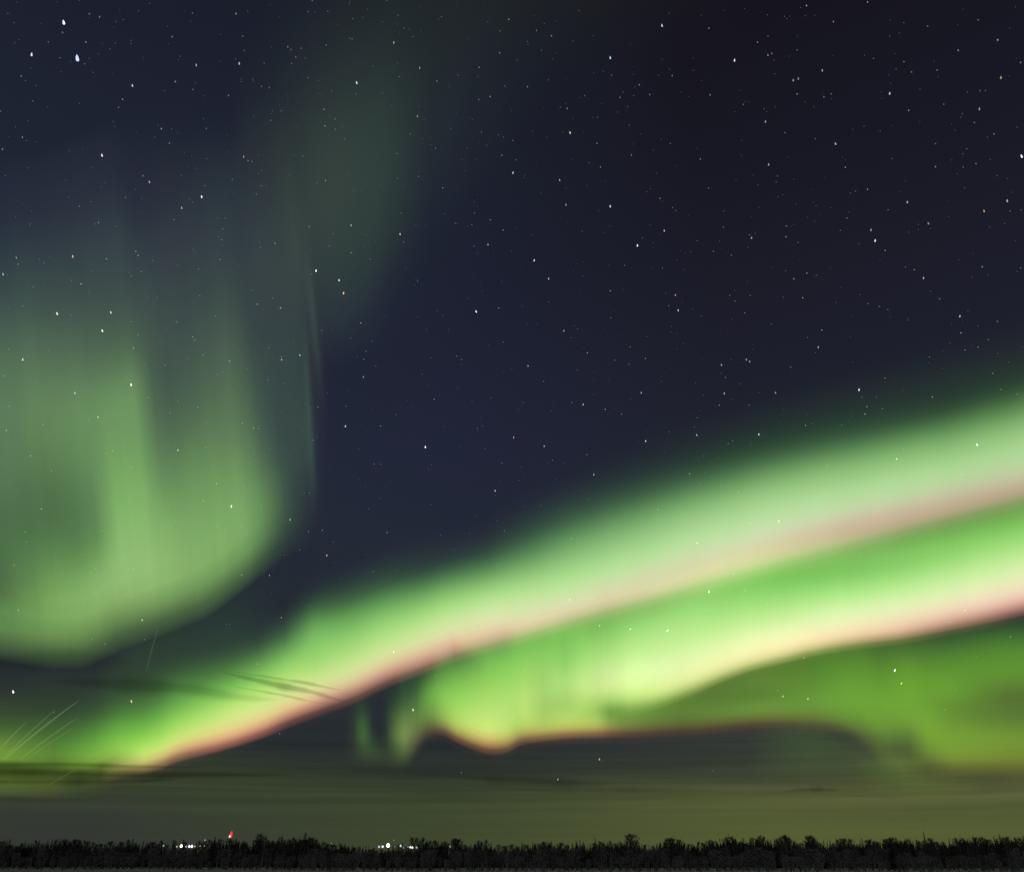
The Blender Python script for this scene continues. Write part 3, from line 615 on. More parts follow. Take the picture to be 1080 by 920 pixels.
sm, q = mat('star_light')
oi = q.n('ShaderNodeObjectInfo')
em = q.n('ShaderNodeEmission')
q.link(oi.outputs['Color'], em.inputs[0])
q.link(oi.outputs['Alpha'], em.inputs[1])
oo = q.n('ShaderNodeOutputMaterial')
q.link(em.outputs[0], oo.inputs[0])
sm.cycles.emission_sampling = 'NONE'
SD = 60000.0
PXM = SD / F_PX                     # metres per pixel there


def star_shape():
    """a small glowing drop, rounder below and drawn out a little above"""
    bm = bmesh.new()
    bmesh.ops.create_icosphere(bm, subdivisions=1, radius=1.0)
    for v in bm.verts:
        if v.co.z > 0:
            v.co.z *= 1.9
            k = 1 - 0.25 * min(v.co.z, 1.9)
            v.co.x = v.co.x * k - 0.12 * v.co.z
            v.co.y *= k
    me = bpy.data.meshes.new('star')
    bm.to_mesh(me)
    bm.free()
    me.materials.append(sm)
    return me


star_me = star_shape()
rs = random.Random(5)


def star_size(c):
    if c >= 4.5: return 1.6, 2.4
    if c >= 3.8: return 1.05, 1.5
    if c >= 2.9: return 0.82, 0.85 + (c - 2.9) * 0.8
    if c >= 2.2: return 0.72, 0.42 + (c - 2.2) * 0.6
    if c >= 1.7: return 0.62, 0.22 + (c - 1.7) * 0.36
    return 0.54, 0.08 + max(c - 1.0, 0) * 0.19


def star_where(x, y):
    if x < 335 and 330 < y < 690: return 'within the pale green left curtain'
    if x >= 440 and y > smooth_interp([(440, 610), (600, 540), (800, 470), (1080, 410)], x) and y < 770: return 'within the bright green arcs'
    if y > 690: return 'low in the sky close above the tree line'
    if x < 360: return 'in the dark blue sky above the left curtain'
    if x < 700: return 'in the dark sky between left curtain and bright arcs' if y > 250 else 'in the dark blue sky near the top middle'
    return 'in the blackest sky above the right arcs'


SPECIAL = {
    (81.7, 62.3): 'brightest star of all, violet white, near the top left corner',
    (67.3, 24.3): 'second brightest white star, just above the brightest star at top left',
    (33.3, 58): 'white star to the left of the brightest star at top left',
    (14, 730): 'bright white star low at the left edge above the pale streaks',
    (138.7, 740): 'lone orange star low between the pale streaks and the green arc',
    (541.7, 461.7): 'orange red star in the dark sky midway between the left curtain and the upper arc',
    (448.7, 472): 'bright white star in the dark sky a little left of the orange red star',
    (364.3, 450): 'bright blue star just right of the thin rays of the left curtain',
    (502.3, 329): 'bright white star alone in the middle of the dark sky',
    (362.3, 309.7): 'orange white star right below the faint high veil, lower of a close pair',
    (357.7, 296): 'blue white star just below the faint high veil, upper of a close pair',
    (333.3, 286): 'white star where the thin rays meet the faint high veil',
    (376.3, 87.7): 'violet white star inside the faint high veil near the top',
    (643.7, 61.3): 'bright blue white star near the top, right of the middle',
    (698.3, 27.3): 'blue white star closest to the top edge, right of the middle',
    (601.3, 140.3): 'yellow star in the dark sky above the middle',
    (643.7, 218): 'violet white star above the middle of the dark sky',
    (563.3, 275): 'violet star left of the middle dark sky, above a small orange one',
    (578.7, 294.3): 'small orange star just below the violet star in the dark sky',
    (244, 534.7): 'brightest white star shining through the lower part of the left curtain',
    (138.3, 406.3): 'white star on the bright ray of the left curtain',
    (212.7, 208): 'bright white star alone above the left curtain',
    (943.7, 707.7): 'brightest slanted white star over the green lower folds at right',
    (950.7, 721.3): 'yellow star right below the brightest star of the lower folds',
    (704, 665.7): 'bright white star inside the brightest band right of the middle',
    (747.7, 624.7): 'white star at the lower side of the beige fringe',
    (1030.7, 469.7): 'white star in the top of the green arc near the right edge',
    (906, 411.7): 'white star just above the green arc at right',
    (1077.7, 165.3): 'white star at the very right edge of the dark sky',
    (435.7, 749.3): 'white star in the dark gap left of the ragged folds',
    (415.3, 688): 'white star above the rosy fringe of the upper arc',
    (588.3, 822.7): 'orange star low above the cloud bank near the middle',
    (632.3, 801.3): 'white star in the dark gap below the ragged folds',
}
N_IND = 280
first = None
for x, y, c, tint in stars[:N_IND]:
    r, e = star_size(c)
    if first is None:
        o = bpy.data.objects.new('star', star_me)
        first = o
    else:
        o = first.copy()
    COL.objects.link(o)
    d = ray(x, y).normalized()
    o.location = Vector((0, 0, EYE)) + d * SD
    # camera-shake smear of the starlight, put into the drop's stretch and tilt
    rol = 0.25 * rs.uniform(-1, 1) - (0.55 if y > 640 else 0.0) * (1 if x > 650 else 0.2)
    o.rotation_euler = ((cam.rotation_euler.to_matrix() @ Matrix.Rotation(rol, 3, 'Z')) @ Matrix.Rotation(-math.pi / 2, 3, 'X')).to_euler()
    k = r * PXM / d.dot(ray(CX, CY).normalized())
    o.scale = (k * 0.8, k * 0.8, k * (1.15 if c >= 2.2 else 0.8))
    o.color = (*TINT[tint], e if tint == 'w' else min(e, 1.25))
    lab = None
    for (sx, sy), l in SPECIAL.items():
        if abs(sx - x) < 1.2 and abs(sy - y) < 1.2:
            lab = l
    if lab is None:
        lab = ('small ' if c >= 2.2 else 'faint tiny ') + WORD[tint] + ' star ' + star_where(x, y)
    tag(o, lab, 'star', 'stars in the night sky')
# the countless faintest ones, one mass
dv, df = [], []
faint = stars[N_IND:] + [[rs.uniform(-150, 1230), rs.uniform(-80, 640), rs.uniform(0.55, 1.0), 'w'] for _ in range(1100)]
for x, y, c, tint in faint:
    d = ray(x, y).normalized()
    p = Vector((0, 0, EYE)) + d * (SD * 1.01)
    k = (0.16 + 0.24 * min(c, 1.4) ** 2) * PXM / d.dot(ray(CX, CY).normalized())
    i = len(dv)
    for ax in ((1, 0, 0), (-1, 0, 0), (0, 1, 0), (0, -1, 0), (0, 0, 1.4), (0, 0, -1.4)):
        dv.append(p + Vector(ax) * k)
    for a in (0, 1):
        for b_ in (2, 3):
            for c2 in (4, 5):
                df.append((i + a, i + b_, i + c2))
fo = mesh_obj('faint_stars', dv, df, sm)
fo.color = (0.85, 0.92, 1.0, 0.15)
tag(fo, 'dust of countless faintest stars over the dark night sky', 'stars', kind='stuff')

# ------------------------------------------------------------------ thin pale streaks of light
lm, q = mat('pale_streak')
oi = q.n('ShaderNodeObjectInfo')
em = q.n('ShaderNodeEmission')
q.link(oi.outputs['Color'], em.inputs[0])
q.link(oi.outputs['Alpha'], em.inputs[1])
tr = q.n('ShaderNodeBsdfTransparent')
ad = q.n('ShaderNodeAddShader')
q.link(em.outputs[0], ad.inputs[0])
q.link(tr.outputs[0], ad.inputs[1])
oo = q.n('ShaderNodeOutputMaterial')
q.link(ad.outputs[0], oo.inputs[0])
lm.cycles.emission_sampling = 'NONE'
for x0, y0, x1, y1, wd, e, lab in [
        (-6, 797, 27, 762, 1.0, 0.045, 'short pale streak of light at the left edge, leftmost of the slanting bunch'),
        (4, 799, 58, 749, 0.9, 0.05, 'pale slanting streak of light second from the left in the bunch'),
        (2, 803, 83, 739, 1.0, 0.075, 'longest and brightest pale streak of light in the slanting bunch'),
        (20, 802, 82, 757, 0.9, 0.05, 'pale slanting streak of light just right of the brightest one'),
        (28, 801, 76, 769, 0.9, 0.03, 'dim rightmost streak of light of the slanting bunch'),
        (50, 829, 82, 811, 0.9, 0.025, 'dim short streak of light below the slanting bunch by the dark cloud'),
        (167, 662, 154, 710, 0.7, 0.035, 'single thin steep streak of light under the left curtain')]:
    a, b_ = at(x0, y0, 5600), at(x1, y1, 5600)
    ax = b_ - a
    L = ax.length
    bm = bmesh.new()
    N, K = 12, 6
    rows = []
    for i in range(N + 1):
        t_ = i / N
        rad = wd * 0.85 * 5600 / F_PX * 1.15 * (math.sin(math.pi * min(max(t_ * 0.96 + 0.02, 0), 1)) ** 0.6)
        rows.append([bm.verts.new((rad * math.cos(2 * math.pi * k / K), rad * math.sin(2 * math.pi * k / K) + L * 0.012 * math.sin(math.pi * t_), L * t_)) for k in range(K)])
    for i in range(N):
        for k in range(K):
            bm.faces.new((rows[i][k], rows[i][(k + 1) % K], rows[i + 1][(k + 1) % K], rows[i + 1][k]))
    bm.faces.new(rows[0][::-1])
    bm.faces.new(rows[-1])
    me = bpy.data.meshes.new('light_streak')
    bm.to_mesh(me)
    bm.free()
    me.materials.append(lm)
    o = bpy.data.objects.new('light_streak', me)
    COL.objects.link(o)
    o.location = a
    o.rotation_euler = ax.to_track_quat('Z', 'Y').to_euler()
    o.color = (0.85, 0.95, 0.62, e * 0.45)
    tag(o, lab, 'light streak', 'thin pale streaks of light at lower left')


# ------------------------------------------------------------------ tree materials
def plain(name, c0, c1, scale=2.0, rough=0.9):
    m, q = mat(name)
    t_ = q.n('ShaderNodeTexCoord')
    oi_ = q.n('ShaderNodeObjectInfo')
    nz = q.noise(t_.outputs['Object'], scale, 4, 0.6)
    col = q.mix(q.remap(nz, 0.35, 0.65), (*c0, 1), (*c1, 1))
    col = q.mix(1.0, col, q.remap(oi_.outputs['Random'], 0.0, 1.0, 0.65, 1.3), 'MULTIPLY')
    bs = q.n('ShaderNodeBsdfPrincipled')
    q.link(col, bs.inputs['Base Color'])
    bs.inputs['Roughness'].default_value = rough
    bs.inputs['Specular IOR Level'].default_value = 0.1
    out = q.n('ShaderNodeOutputMaterial')
    q.link(bs.outputs[0], out.inputs[0])
    return m


M_needles = plain('spruce_needles', (0.018, 0.026, 0.016), (0.04, 0.05, 0.035))
M_bark = plain('dark_bark', (0.05, 0.04, 0.035), (0.09, 0.075, 0.065), 6.0)
M_twig = plain('bare_twigs', (0.05, 0.043, 0.042), (0.10, 0.09, 0.088), 3.0)
M_birch = plain('birch_bark', (0.16, 0.15, 0.14), (0.30, 0.29, 0.28), 8.0)
M_frost = plain('frosted_twigs', (0.13, 0.122, 0.126), (0.22, 0.208, 0.213), 0.5)
M_willow = plain('willow_bark', (0.08, 0.07, 0.06), (0.14, 0.125, 0.11), 5.0)


class MB:
    def __init__(self):
        self.v, self.f = [], []

    def tube(self, pts, radii, k=5):
        rows = []
        for i, p in enumerate(pts):
            p = Vector(p)
            d = (Vector(pts[min(i + 1, len(pts) - 1)]) - Vector(pts[max(i - 1, 0)])).normalized()
            s_ = d.cross(Vector((0.3, 0.9, 0.1))).normalized()
            t_ = d.cross(s_)
            row = []
            for j in range(k):
                a = 2 * math.pi * j / k
                row.append(len(self.v))
                self.v.append(p + (s_ * math.cos(a) + t_ * math.sin(a)) * radii[i])
            rows.append(row)
        for i in range(len(rows) - 1):
            for j in range(k):
                self.f.append((rows[i][j], rows[i][(j + 1) % k], rows[i + 1][(j + 1) % k], rows[i + 1][j]))
        self.f.append(tuple(rows[-1]))
        self.f.append(tuple(rows[0][::-1]))

    def blade(self, p, d, L, wd, rng, droop=0.0):
        """a thin twig or needle spray: a narrow two-sided sliver with a bend"""
        d = d.normalized()
        s_ = d.cross(Vector((rng.uniform(-1, 1), rng.uniform(-1, 1), rng.uniform(-1, 1)))).normalized() * wd / 2
        m_ = p + d * L * 0.5
        e = p + d * L + Vector((0, 0, -droop * L))
        i = len(self.v)
        self.v += [p - s_ * 0.6, p + s_ * 0.6, m_ + s_, m_ - s_, e]
        self.f += [(i, i + 1, i + 2, i + 3), (i + 3, i + 2, i + 4)]

    def mesh(self, name, m):
        me = bpy.data.meshes.new(name)
        me.from_pydata(self.v, [], self.f)
        me.materials.append(m)
        return me


def spruce_meshes(seed, width=0.16, gap=0.0):
    rng = random.Random(seed)
    t_, cr = MB(), MB()
    H = 10.0
    bend = rng.uniform(-0.1, 0.1)
    t_.tube([(0, 0, -0.3), (bend * 0.4, 0, 4), (bend, 0, 8), (bend, 0, H - 0.1)], [0.16, 0.12, 0.06, 0.015])
    z = rng.uniform(0.5, 1.3)
    while z < H - 0.15:
        f = (H - z) / H
        reach = H * width * (f ** 0.8) * rng.uniform(0.65, 1.15) + 0.12
        n = 5 + int(5 * f)
        a0 = rng.uniform(0, 6.28)
        for i in range(n):
            if rng.random() < 0.12 + gap: continue
            a = a0 + 6.283 * i / n + rng.uniform(-0.3, 0.3)
            rr = reach * rng.uniform(0.7, 1.15)
            for s in range(2 + int(rr * 2.5)):
                q_ = rng.uniform(0.05, 0.75)
                p = Vector((bend * z / H + math.cos(a) * rr * q_, math.sin(a) * rr * q_, z - 0.12 * rr * q_))
                aa = a + rng.uniform(-0.8, 0.8)
                cr.blade(p, Vector((math.cos(aa), math.sin(aa), rng.uniform(-0.55, 0.1))), rr * rng.uniform(0.3, 0.5) + 0.1, 0.22 + 0.1 * rr, rng, 0.12)
        z += rng.uniform(0.20, 0.36)
    for i in range(10):
        cr.blade(Vector((bend, 0, H - rng.uniform(0.1, 0.8))), Vector((rng.uniform(-.6, .6), rng.uniform(-.6, .6), 0.7)), 0.3, 0.1, rng)
    cr.blade(Vector((bend, 0, H - 0.5)), Vector((0, 0, 1)), 0.6, 0.12, rng)
    return t_.mesh('trunk', M_bark), cr.mesh('crown', M_needles)


def broadleaf_meshes(seed, spread=0.26, stems=1, crown_mat=None, bark=None, low=0.2, n_br=26, twigs=16, twl=0.09, tw=0.035):
    """a bare winter tree: trunk, limbs and a haze of fine twigs"""
    rng = random.Random(seed)
    t_, cr = MB(), MB()
    H = 10.0
    for s in range(stems):
        a = rng.uniform(0, 6.28)
        off = 0 if stems == 1 else rng.uniform(0.1, 0.5)
        base = Vector((math.cos(a) * off, math.sin(a) * off, -0.3))
        top = base + Vector((math.cos(a) * (0.2 if stems == 1 else H * spread * 0.6) * rng.uniform(0.3, 1), math.sin(a) * (0.2 if stems == 1 else H * spread * 0.6) * rng.uniform(0.3, 1), H * rng.uniform(0.86, 0.93)))
        mid = base.lerp(top, 0.5) + Vector((rng.uniform(-.2, .2), rng.uniform(-.2, .2), 0))
        t_.tube([base, base.lerp(mid, 0.5), mid, mid.lerp(top, 0.6), top], [0.17, 0.14, 0.10, 0.055, 0.015])
        for i in range(n_br // stems):
            f = low + (1 - low) * (i + rng.random()) / (n_br // stems)
            p0 = base.lerp(mid, f * 2) if f < 0.5 else mid.lerp(top, f * 2 - 1)
            env = math.sin(math.pi * min(max((f - low) / (1 - low) * 0.84 + 0.14, 0), 1)) ** 0.8
            L = H * spread * env * rng.uniform(0.6, 1.15) + 0.3
            aa = rng.uniform(0, 6.28)
            d = Vector((math.cos(aa), math.sin(aa), rng.uniform(0.5, 1.3))).normalized()
            p1 = p0 + d * L * 0.55
            d2 = (d + Vector((rng.uniform(-.4, .4), rng.uniform(-.4, .4), 0.4))).normalized()
            p2 = p1 + d2 * L * 0.5
            if p2.z > H * 0.96:
                k_ = max(H * 0.96 - p0.z, 0.2) / max(p2.z - p0.z, 0.01)
                p1, p2 = p0.lerp(p1, k_), p0.lerp(p2, k_)
            cr.tube([p0, p1, p2], [0.05, 0.03, 0.008], 3)
            for k in range(twigs):
                u = rng.uniform(0.25, 1.0)
                q_ = p0.lerp(p1, u * 2) if u < 0.5 else p1.lerp(p2, u * 2 - 1)
                td = (d2 + Vector((rng.uniform(-1, 1), rng.uniform(-1, 1), rng.uniform(-0.5, 0.9)))).normalized()
                Lt = H * twl * rng.uniform(0.5, 1.3)
                cr.blade(q_, td, Lt, tw * rng.uniform(0.7, 1.4), rng, 0.1)
                if rng.random() < 0.7:
                    cr.blade(q_ + td * Lt * 0.5, (td + Vector((rng.uniform(-.8, .8), rng.uniform(-.8, .8), rng.uniform(-.3, .6)))).normalized(), Lt * 0.6, tw * 0.8, rng, 0.1)
    return t_.mesh('trunk', bark or M_birch), cr.mesh('crown', crown_mat or M_twig)


SPRUCE = [spruce_meshes(21, 0.13), spruce_meshes(22, 0.17, 0.1), spruce_meshes(23, 0.10), spruce_meshes(24, 0.20, 0.05), spruce_meshes(25, 0.15, 0.2)]
BIRCH = [broadleaf_meshes(31, 0.17, tw=0.045, n_br=44, twigs=20), broadleaf_meshes(32, 0.22, tw=0.045, n_br=50, twigs=20), broadleaf_meshes(33, 0.14, tw=0.045, n_br=42, low=0.25, twigs=20), broadleaf_meshes(34, 0.19, tw=0.045, n_br=48, twigs=20), broadleaf_meshes(35, 0.27, tw=0.05, n_br=56, twigs=20)]
BUSH = [broadleaf_meshes(41, 0.36, 4, M_frost, M_willow, 0.08, 44, 18, 0.10, 0.09), broadleaf_meshes(42, 0.42, 5, M_frost, M_willow, 0.05, 50, 18, 0.10, 0.09),
        broadleaf_meshes(43, 0.30, 3, M_frost, M_willow, 0.1, 42, 18, 0.09, 0.085), broadleaf_meshes(44, 0.48, 6, M_frost, M_willow, 0.04, 54, 18, 0.10, 0.09)]
PROTO = {}


def tree(kind, meshes, i, loc, h, wide, rz, label, cat, group):
    root = empty(kind, loc, rz)
    root.scale = (h / 10 * wide, h / 10 * wide, h / 10)
    tag(root, label, cat, group)
    key = (kind, i)
    if key not in PROTO:
        kids = [bpy.data.objects.new(n, me) for n, me in zip(('trunk', 'crown'), meshes[i])]
        PROTO[key] = kids
    else:
        kids = [k.copy() for k in PROTO[key]]
    for k in kids:
        COL.objects.link(k)
        k.parent = root
    return root


SKYLINE = [(-60, 886), (0, 886), (20, 887), (68, 884), (84, 885), (100, 889), (118, 888), (133, 884), (150, 888), (165, 886), (182, 886), (196, 884), (206, 888), (213, 885), (222, 883), (232, 886), (250, 882), (257, 884), (262, 890), (268, 882), (271, 880), (283, 883), (295, 881), (308, 882), (319, 879), (328, 882), (336, 886), (350, 890), (362, 888), (376, 891), (398, 893), (415, 891), (425, 888), (437, 882), (448, 884), (460, 886), (473, 886), (480, 883), (490, 889), (498, 886), (511, 885), (520, 890), (528, 892), (545, 889), (560, 890), (577, 885), (588, 889), (600, 889), (612, 886), (622, 889), (640, 885), (652, 888), (660, 886), (672, 886), (685, 891), (700, 886), (709, 882), (718, 885), (727, 888), (740, 888), (750, 885), (763, 884), (771, 880), (780, 883), (790, 884), (798, 882), (810, 881), (820, 885), (832, 880), (840, 884), (846, 890), (858, 881), (868, 885), (874, 888), (884, 884), (895, 883), (906, 887), (919, 885), (932, 883), (942, 884), (951, 880), (961, 884), (972, 884), (990, 884), (1005, 886), (1023, 882), (1035, 882), (1050, 884), (1063, 881), (1080, 882), (1140, 882)]
# how far off the front of the tree line is
FRONT = [(-60, 470), (0, 450), (150, 420), (260, 380), (340, 310), (420, 295), (700, 290), (860, 300), (1080, 305), (1140, 305)]
rt = random.Random(77)


def seg(x):
    if x < 165: return 'at the left end of the tree line'
    if x < 262: return 'near the left lamps and red beacon'
    if x < 395: return 'between red beacon and right lamps'
    if x < 520: return 'around the right cluster of lamps'
    if x < 655: return 'in the low middle stretch'
    if x < 800: return 'right of the round topped birch'
    if x < 940: return 'right of the middle of the tree line'
    return 'at the right end of the tree line'


def height_for(x, y, D):
    return at(x, y, D).z


def ground_at(x, D):
    d = ray(x, HORIZON)
    k = D / math.hypot(d.x, d.y)
    return Vector((d.x * k, d.y * k, 0.0))


LAMP_GAPS = [(168, 178, 894.5), (183, 219, 895.2), (396, 443, 896.5), (471, 478, 895)]


def cap(x, y):
    for a, b_, lim in LAMP_GAPS:
        if a <= x <= b_: return max(y, lim)
    return y


# the dark trees of the skyline
x = -45.0
while x < 1125:
    y = interp(SKYLINE, x) + (0 if rt.random() < 0.45 else rt.uniform(0, 5))
    D = interp(FRONT, x) + rt.uniform(45, 130)
    if rt.random() < 0.16: y -= rt.uniform(0.5, 2.0)
    if 225 < x < 262: y = max(y, 883.5 if abs(x - 243) > 5 else 884)
    gapped = any(a <= x <= b_ for a, b_, _ in LAMP_GAPS)
    if gapped: D = interp(FRONT, x) + rt.uniform(150, 190)
    h = max(height_for(x, y, D), 3.0)
    p = ground_at(x, D)
    spr = rt.random() < (0.55 if 250 < x < 330 or 600 < x < 660 else 0.42)
    if spr:
        tree('spruce_tree', SPRUCE, rt.randrange(len(SPRUCE)), p, h, rt.uniform(0.75, 1.15), rt.uniform(0, 6.28),
             'dark narrow spruce ' + seg(x), 'spruce', 'dark spruces of the tree line ' + seg(x))
    else:
        tree('birch_tree', BIRCH, rt.randrange(len(BIRCH)), p, h, rt.uniform(0.7, 1.05), rt.uniform(0, 6.28),
             'dark bare birch with fine twigs ' + seg(x), 'birch', 'bare birches of the tree line ' + seg(x))
    x += rt.uniform(2.6, 5.6) * (1.0 if not spr else 0.8)
# a few that stand out
for kind, mesh_, i, x, y, wide, dD, label, cat in [
        ('birch_tree', BIRCH, 4, 667.5, 878.5, 1.25, 60, 'tallest round topped bare birch in the middle of the tree line', 'birch'),
        ('spruce_tree', SPRUCE, 2, 628.5, 884.0, 0.8, 60, 'thin pointed spruce standing left of the round topped birch', 'spruce'),
        ('spruce_tree', SPRUCE, 3, 319.0, 878.0, 1.2, 55, 'broad bushy spruce right of the red beacon, tallest of that stretch', 'spruce'),
        ('spruce_tree', SPRUCE, 0, 271.0, 879.5, 0.9, 55, 'pointed spruce at the gap just right of the red beacon', 'spruce'),
        ('spruce_tree', SPRUCE, 0, 223.0, 882.5, 1.15, 20, 'black spruce between the left lamps and the red beacon', 'spruce'),
        ('birch_tree', BIRCH, 1, 212.5, 884.5, 0.7, 95, 'dark bare birch just right of the left lamp cluster', 'birch'),
        ('spruce_tree', SPRUCE, 2, 980.5, 877.0, 0.7, 70, 'thinnest tallest spruce tip in the right part of the tree line', 'spruce'),
        ('spruce_tree', SPRUCE, 1, 943.0, 883.0, 1.25, 15, 'black full spruce in front of grey bushes at right', 'spruce'),
        ('birch_tree', BIRCH, 4, 858.0, 880.0, 1.0, 60, 'wide rounded bare birch just right of the narrow gap at right', 'birch'),
        ('birch_tree', BIRCH, 1, 832.0, 879.5, 1.0, 60, 'wide rounded bare birch just left of the narrow gap at right', 'birch')]:
    D = interp(FRONT, x) + dD
    tree(kind, mesh_, i, ground_at(x, D), height_for(x, y, D), wide, rt.uniform(0, 6.28), label, cat, None)

# frosted willow bushes along the front
x = -40.0
while x < 1120:
    for row in range(2):
        xx = x + rt.uniform(-3, 3)
        y = cap(xx, rt.uniform(893, 906) if row == 0 else rt.uniform(902, 911))
        D = interp(FRONT, xx) + (rt.uniform(14, 40) if row == 0 else rt.uniform(-14, 14) + 16 * math.sin(xx * 0.05) + 9 * math.sin(xx * 0.17))
        tree('frosted_bush', BUSH, rt.randrange(len(BUSH)), ground_at(xx, D), max(height_for(xx, y, D), 1.2), rt.uniform(0.8, 1.5), rt.uniform(0, 6.28),
             ('tall grey frosted willow bush ' if row == 0 else 'low grey frosted bush at the snow edge ') + seg(xx), 'bush',
             'frosted willow bushes ' + seg(xx))
    x += rt.uniform(7.0, 10.5)

# small shrubs out on the snow in front
SHRUB = [broadleaf_meshes(51, 0.6, 5, M_frost, M_willow, 0.02, 40, 14, 0.12, 0.16), broadleaf_meshes(52, 0.8, 6, M_frost, M_willow, 0.02, 44, 14, 0.12, 0.16)]
x = -30.0
while x < 1110:
    D = interp(FRONT, x) * rt.uniform(0.72, 0.97)
    tree('snow_shrub', SHRUB, rt.randrange(2), ground_at(x, D), rt.uniform(0.6, 1.5), rt.uniform(0.9, 1.8), rt.uniform(0, 6.28),
         'small frosted shrub out on the snow ' + seg(x), 'shrub', 'small shrubs on the snow ' + seg(x))
    x += rt.uniform(4, 17)

# the wood behind, read as one mass
fw = MB()
rf = random.Random(9)
x = -80.0
while x < 1160:
    D = interp(FRONT, x) + rf.uniform(200, 290)
    y = cap(x, interp(SKYLINE, x) + rf.uniform(1.5, 6.5))
    y = min(y, 898)
    h = height_for(x, y, D)
    p = ground_at(x, D)
    wd = rf.uniform(1.4, 3.0)
    for tier in range(6):
        f = tier / 6
        z0 = h * (0.02 + 0.9 * f)
        r0 = wd * (1 - f) ** 0.8 * rf.uniform(0.8, 1.2)
        i = len(fw.v)
        n = 7
        for k in range(n):
            a = 6.283 * k / n + rf.uniform(-.3, .3)
            rr = r0 * rf.uniform(0.6, 1.2)
            fw.v.append(p + Vector((math.cos(a) * rr, math.sin(a) * rr, z0 + rf.uniform(-.3, .3))))
        fw.v.append(p + Vector((rf.uniform(-.1, .1), 0, min(z0 + h * 0.34, h))))
        for k in range(n):
            fw.f.append((i + k, i + (k + 1) % n, i + n))
    x += rf.uniform(1.0, 2.2)
fo = bpy.data.objects.new('distant_woods', fw.mesh('distant_woods', M_needles))
COL.objects.link(fo)
tag(fo, 'dark mass of distant forest behind the single trees of the tree line', 'forest', kind='stuff')


# ------------------------------------------------------------------ lamps of the village and the red beacon
def lamp_material(name, c, e):
    m, q = mat(name)
    em_ = q.n('ShaderNodeEmission')
    em_.inputs[0].default_value = (*c, 1)
    em_.inputs[1].default_value = e
    out = q.n('ShaderNodeOutputMaterial')
    q.link(em_.outputs[0], out.inputs[0])
    return m


M_steel = plain('dark_weathered_steel', (0.035, 0.035, 0.035), (0.07, 0.07, 0.07), 5.0, 0.6)
LM = {}


def street_lamp(x, y, D, size, c, e, label, group):
    """a tapered pole with a drooping arm and a glowing glass bowl"""
    c3 = at(x, y, D)
    root = empty('street_lamp', (c3.x, c3.y, 0))
    tag(root, label, 'street lamp', group)
    z = c3.z
    p = MB()
    p.tube([(0, 0.5, -0.2), (0, 0.5, z * 0.6), (0, 0.45, z + size * 0.7), (0, 0.25, z + size * 1.1), (0, 0.0, z + size * 0.95)], [0.12, 0.09, 0.06, 0.05, 0.04], 8)
    po = bpy.data.objects.new('pole', p.mesh('pole', M_steel))
    COL.objects.link(po)
    po.parent = root
    key = (c, e)
    if key not in LM: LM[key] = lamp_material('lamp_glow', c, e)
    bm = bmesh.new()
    bmesh.ops.create_uvsphere(bm, u_segments=12, v_segments=8, radius=size)
    for v in bm.verts:
        v.co.z *= 0.95 if v.co.z < 0 else 1.25
        if v.co.z > 0:
            v.co.x *= 1 - 0.35 * v.co.z / (size * 1.25)
            v.co.y *= 1 - 0.35 * v.co.z / (size * 1.25)
        v.co.z += z
    me = bpy.data.meshes.new('lamp_bowl')
    bm.to_mesh(me)
    bm.free()
    me.materials.append(LM[key])
    bo = bpy.data.objects.new('lamp_bowl', me)
    COL.objects.link(bo)
    bo.parent = root


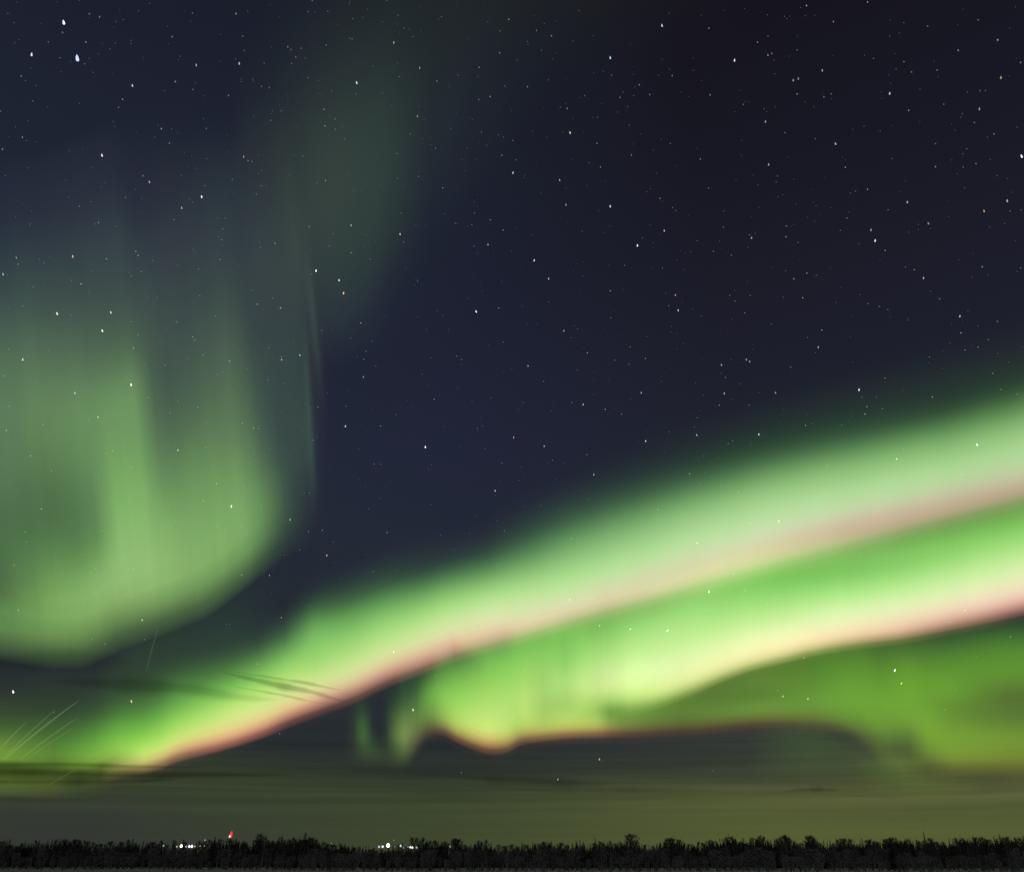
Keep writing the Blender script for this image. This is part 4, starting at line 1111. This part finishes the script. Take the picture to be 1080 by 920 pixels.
W, BL, VI, WM, TE = (1.0, 0.97, 0.92), (0.6, 0.78, 1.0), (0.86, 0.80, 1.0), (1.0, 0.8, 0.5), (0.6, 0.95, 0.95)
gl, gr = 'white lamps of the left village cluster', 'white lamps of the right village cluster'
for x, y, s_, c, e, label, grp in [
        (172.5, 892.2, 0.28, BL, 0.8, 'small bluish lamp standing alone at the left of the left lamp cluster', gl),
        (186.5, 893.2, 0.28, WM, 0.9, 'small warm lamp at the left end of the left lamp row', gl),
        (191.2, 892.6, 0.58, W, 3.0, 'bright white lamp in the left row, tallest glow of the row', gl),
        (196.2, 893.2, 0.26, W, 0.9, 'small white lamp between the two bright lamps of the left row', gl),
        (199.6, 893.0, 0.48, VI, 2.0, 'bright violet white lamp, left one of the close pair in the left row', gl),
        (202.4, 893.0, 0.52, VI, 2.2, 'bright violet white lamp, right one of the close pair in the left row', gl),
        (205.5, 893.0, 0.28, W, 0.6, 'small dim lamp right of the violet pair in the left row', gl),
        (211.0, 892.6, 0.26, W, 0.35, 'dim grey lamp among twigs right of the left row', gl),
        (215.6, 892.4, 0.26, W, 0.25, 'dimmest lamp at the right end of the left row', gl),
        (216.2, 886.4, 0.36, W, 0.30, 'dim grey lamp standing higher than the rest of the left cluster', gl),
        (349.5, 889.6, 0.2, BL, 0.3, 'tiny dim bluish lamp alone on the tree tops left of the right cluster', None),
        (399.8, 893.4, 0.36, BL, 0.9, 'bluish lamp at the left end of the right lamp cluster', gr),
        (403.6, 893.2, 0.36, W, 1.3, 'white lamp between the bluish one and the brightest lamp at right', gr),
        (409.3, 892.0, 0.62, W, 3.5, 'brightest white lamp of the right cluster with a tall glow', gr),
        (415.6, 886.4, 0.16, TE, 0.4, 'tiny teal lamp standing high above the right cluster', gr),
        (416.2, 893.4, 0.18, WM, 0.3, 'tiny yellow lamp just right of the brightest right lamp', gr),
        (422.6, 892.4, 0.38, BL, 0.9, 'bluish white lamp in the middle of the right cluster', gr),
        (425.6, 894.4, 0.2, WM, 0.4, 'tiny warm lamp below the middle bluish lamp', gr),
        (430.4, 893.4, 0.26, BL, 0.4, 'small dim bluish lamp left of the right hand pair in the right cluster', gr),
        (432.8, 893.8, 0.36, VI, 1.2, 'violet white lamp, left one of the close pair in the right cluster', gr),
        (434.9, 894.2, 0.34, W, 1.3, 'white lamp, right one of the close pair in the right cluster', gr),
        (439.4, 894.2, 0.34, TE, 0.45, 'dim teal lamp at the right end of the right cluster', gr),
        (474.6, 893.2, 0.28, BL, 0.4, 'small dim bluish lamp alone among the trees right of the right cluster', None)]:
    street_lamp(x, y, interp(FRONT, x) + 48, s_, c, e, label, grp)

# red aviation beacon on a lattice mast
bx, by, bd = 243.4, 881.0, 640.0
c3 = at(bx, by, bd)
mast = empty('radio_mast', (c3.x, c3.y, 0))
tag(mast, 'lattice mast with a glowing red beacon rising over the trees at left', 'mast')
mz = c3.z - 1.6
lat = MB()
for k in range(3):
    a = 2 * math.pi * k / 3
    lat.tube([(math.cos(a) * 0.9, math.sin(a) * 0.9, -0.2), (math.cos(a) * 0.3, math.sin(a) * 0.3, mz)], [0.07, 0.05], 5)
n = 14
for i in range(n):
    z0, z1 = mz * i / n, mz * (i + 1) / n
    r0, r1 = 0.9 - 0.6 * i / n, 0.9 - 0.6 * (i + 1) / n
    for k in range(3):
        a, b_ = 2 * math.pi * k / 3, 2 * math.pi * (k + 1) / 3
        lat.tube([(math.cos(a) * r0, math.sin(a) * r0, z0), (math.cos(b_) * r1, math.sin(b_) * r1, z1)], [0.03, 0.03], 4)
lo = bpy.data.objects.new('lattice_frame', lat.mesh('lattice_frame', M_steel))
COL.objects.link(lo)
lo.parent = mast
top = MB()
top.tube([(0, 0, mz - 0.05), (0, 0, mz + 0.08)], [0.5, 0.5], 12)
po = bpy.data.objects.new('beacon_base', top.mesh('beacon_base', M_steel))
COL.objects.link(po)
po.parent = mast
bv = MB()
pts = [(-0.3, 0, mz + 0.05), (-0.22, 0, mz + 0.5), (-0.05, 0, mz + 1.3), (0.18, 0, mz + 2.2), (0.3, 0, mz + 3.2), (0.36, 0, mz + 3.9)]
bv.tube(pts, [0.62, 0.86, 0.88, 0.72, 0.45, 0.12], 14)
bo = bpy.data.objects.new('beacon_glass', bv.mesh('beacon_glass', lamp_material('red_beacon_glow', (1.0, 0.03, 0.04), 1.6)))
COL.objects.link(bo)
bo.parent = mast
bv = MB()
bv.tube([(-0.36, -1.2, mz + 0.2), (-0.3, -1.2, mz + 0.55), (-0.12, -1.2, mz + 1.1), (-0.02, -1.2, mz + 1.5)], [0.2, 0.42, 0.32, 0.1], 10)
bo = bpy.data.objects.new('beacon_bulb', bv.mesh('beacon_bulb', lamp_material('beacon_core_glow', (1.0, 0.55, 0.5), 3.0)))
COL.objects.link(bo)
bo.parent = mast
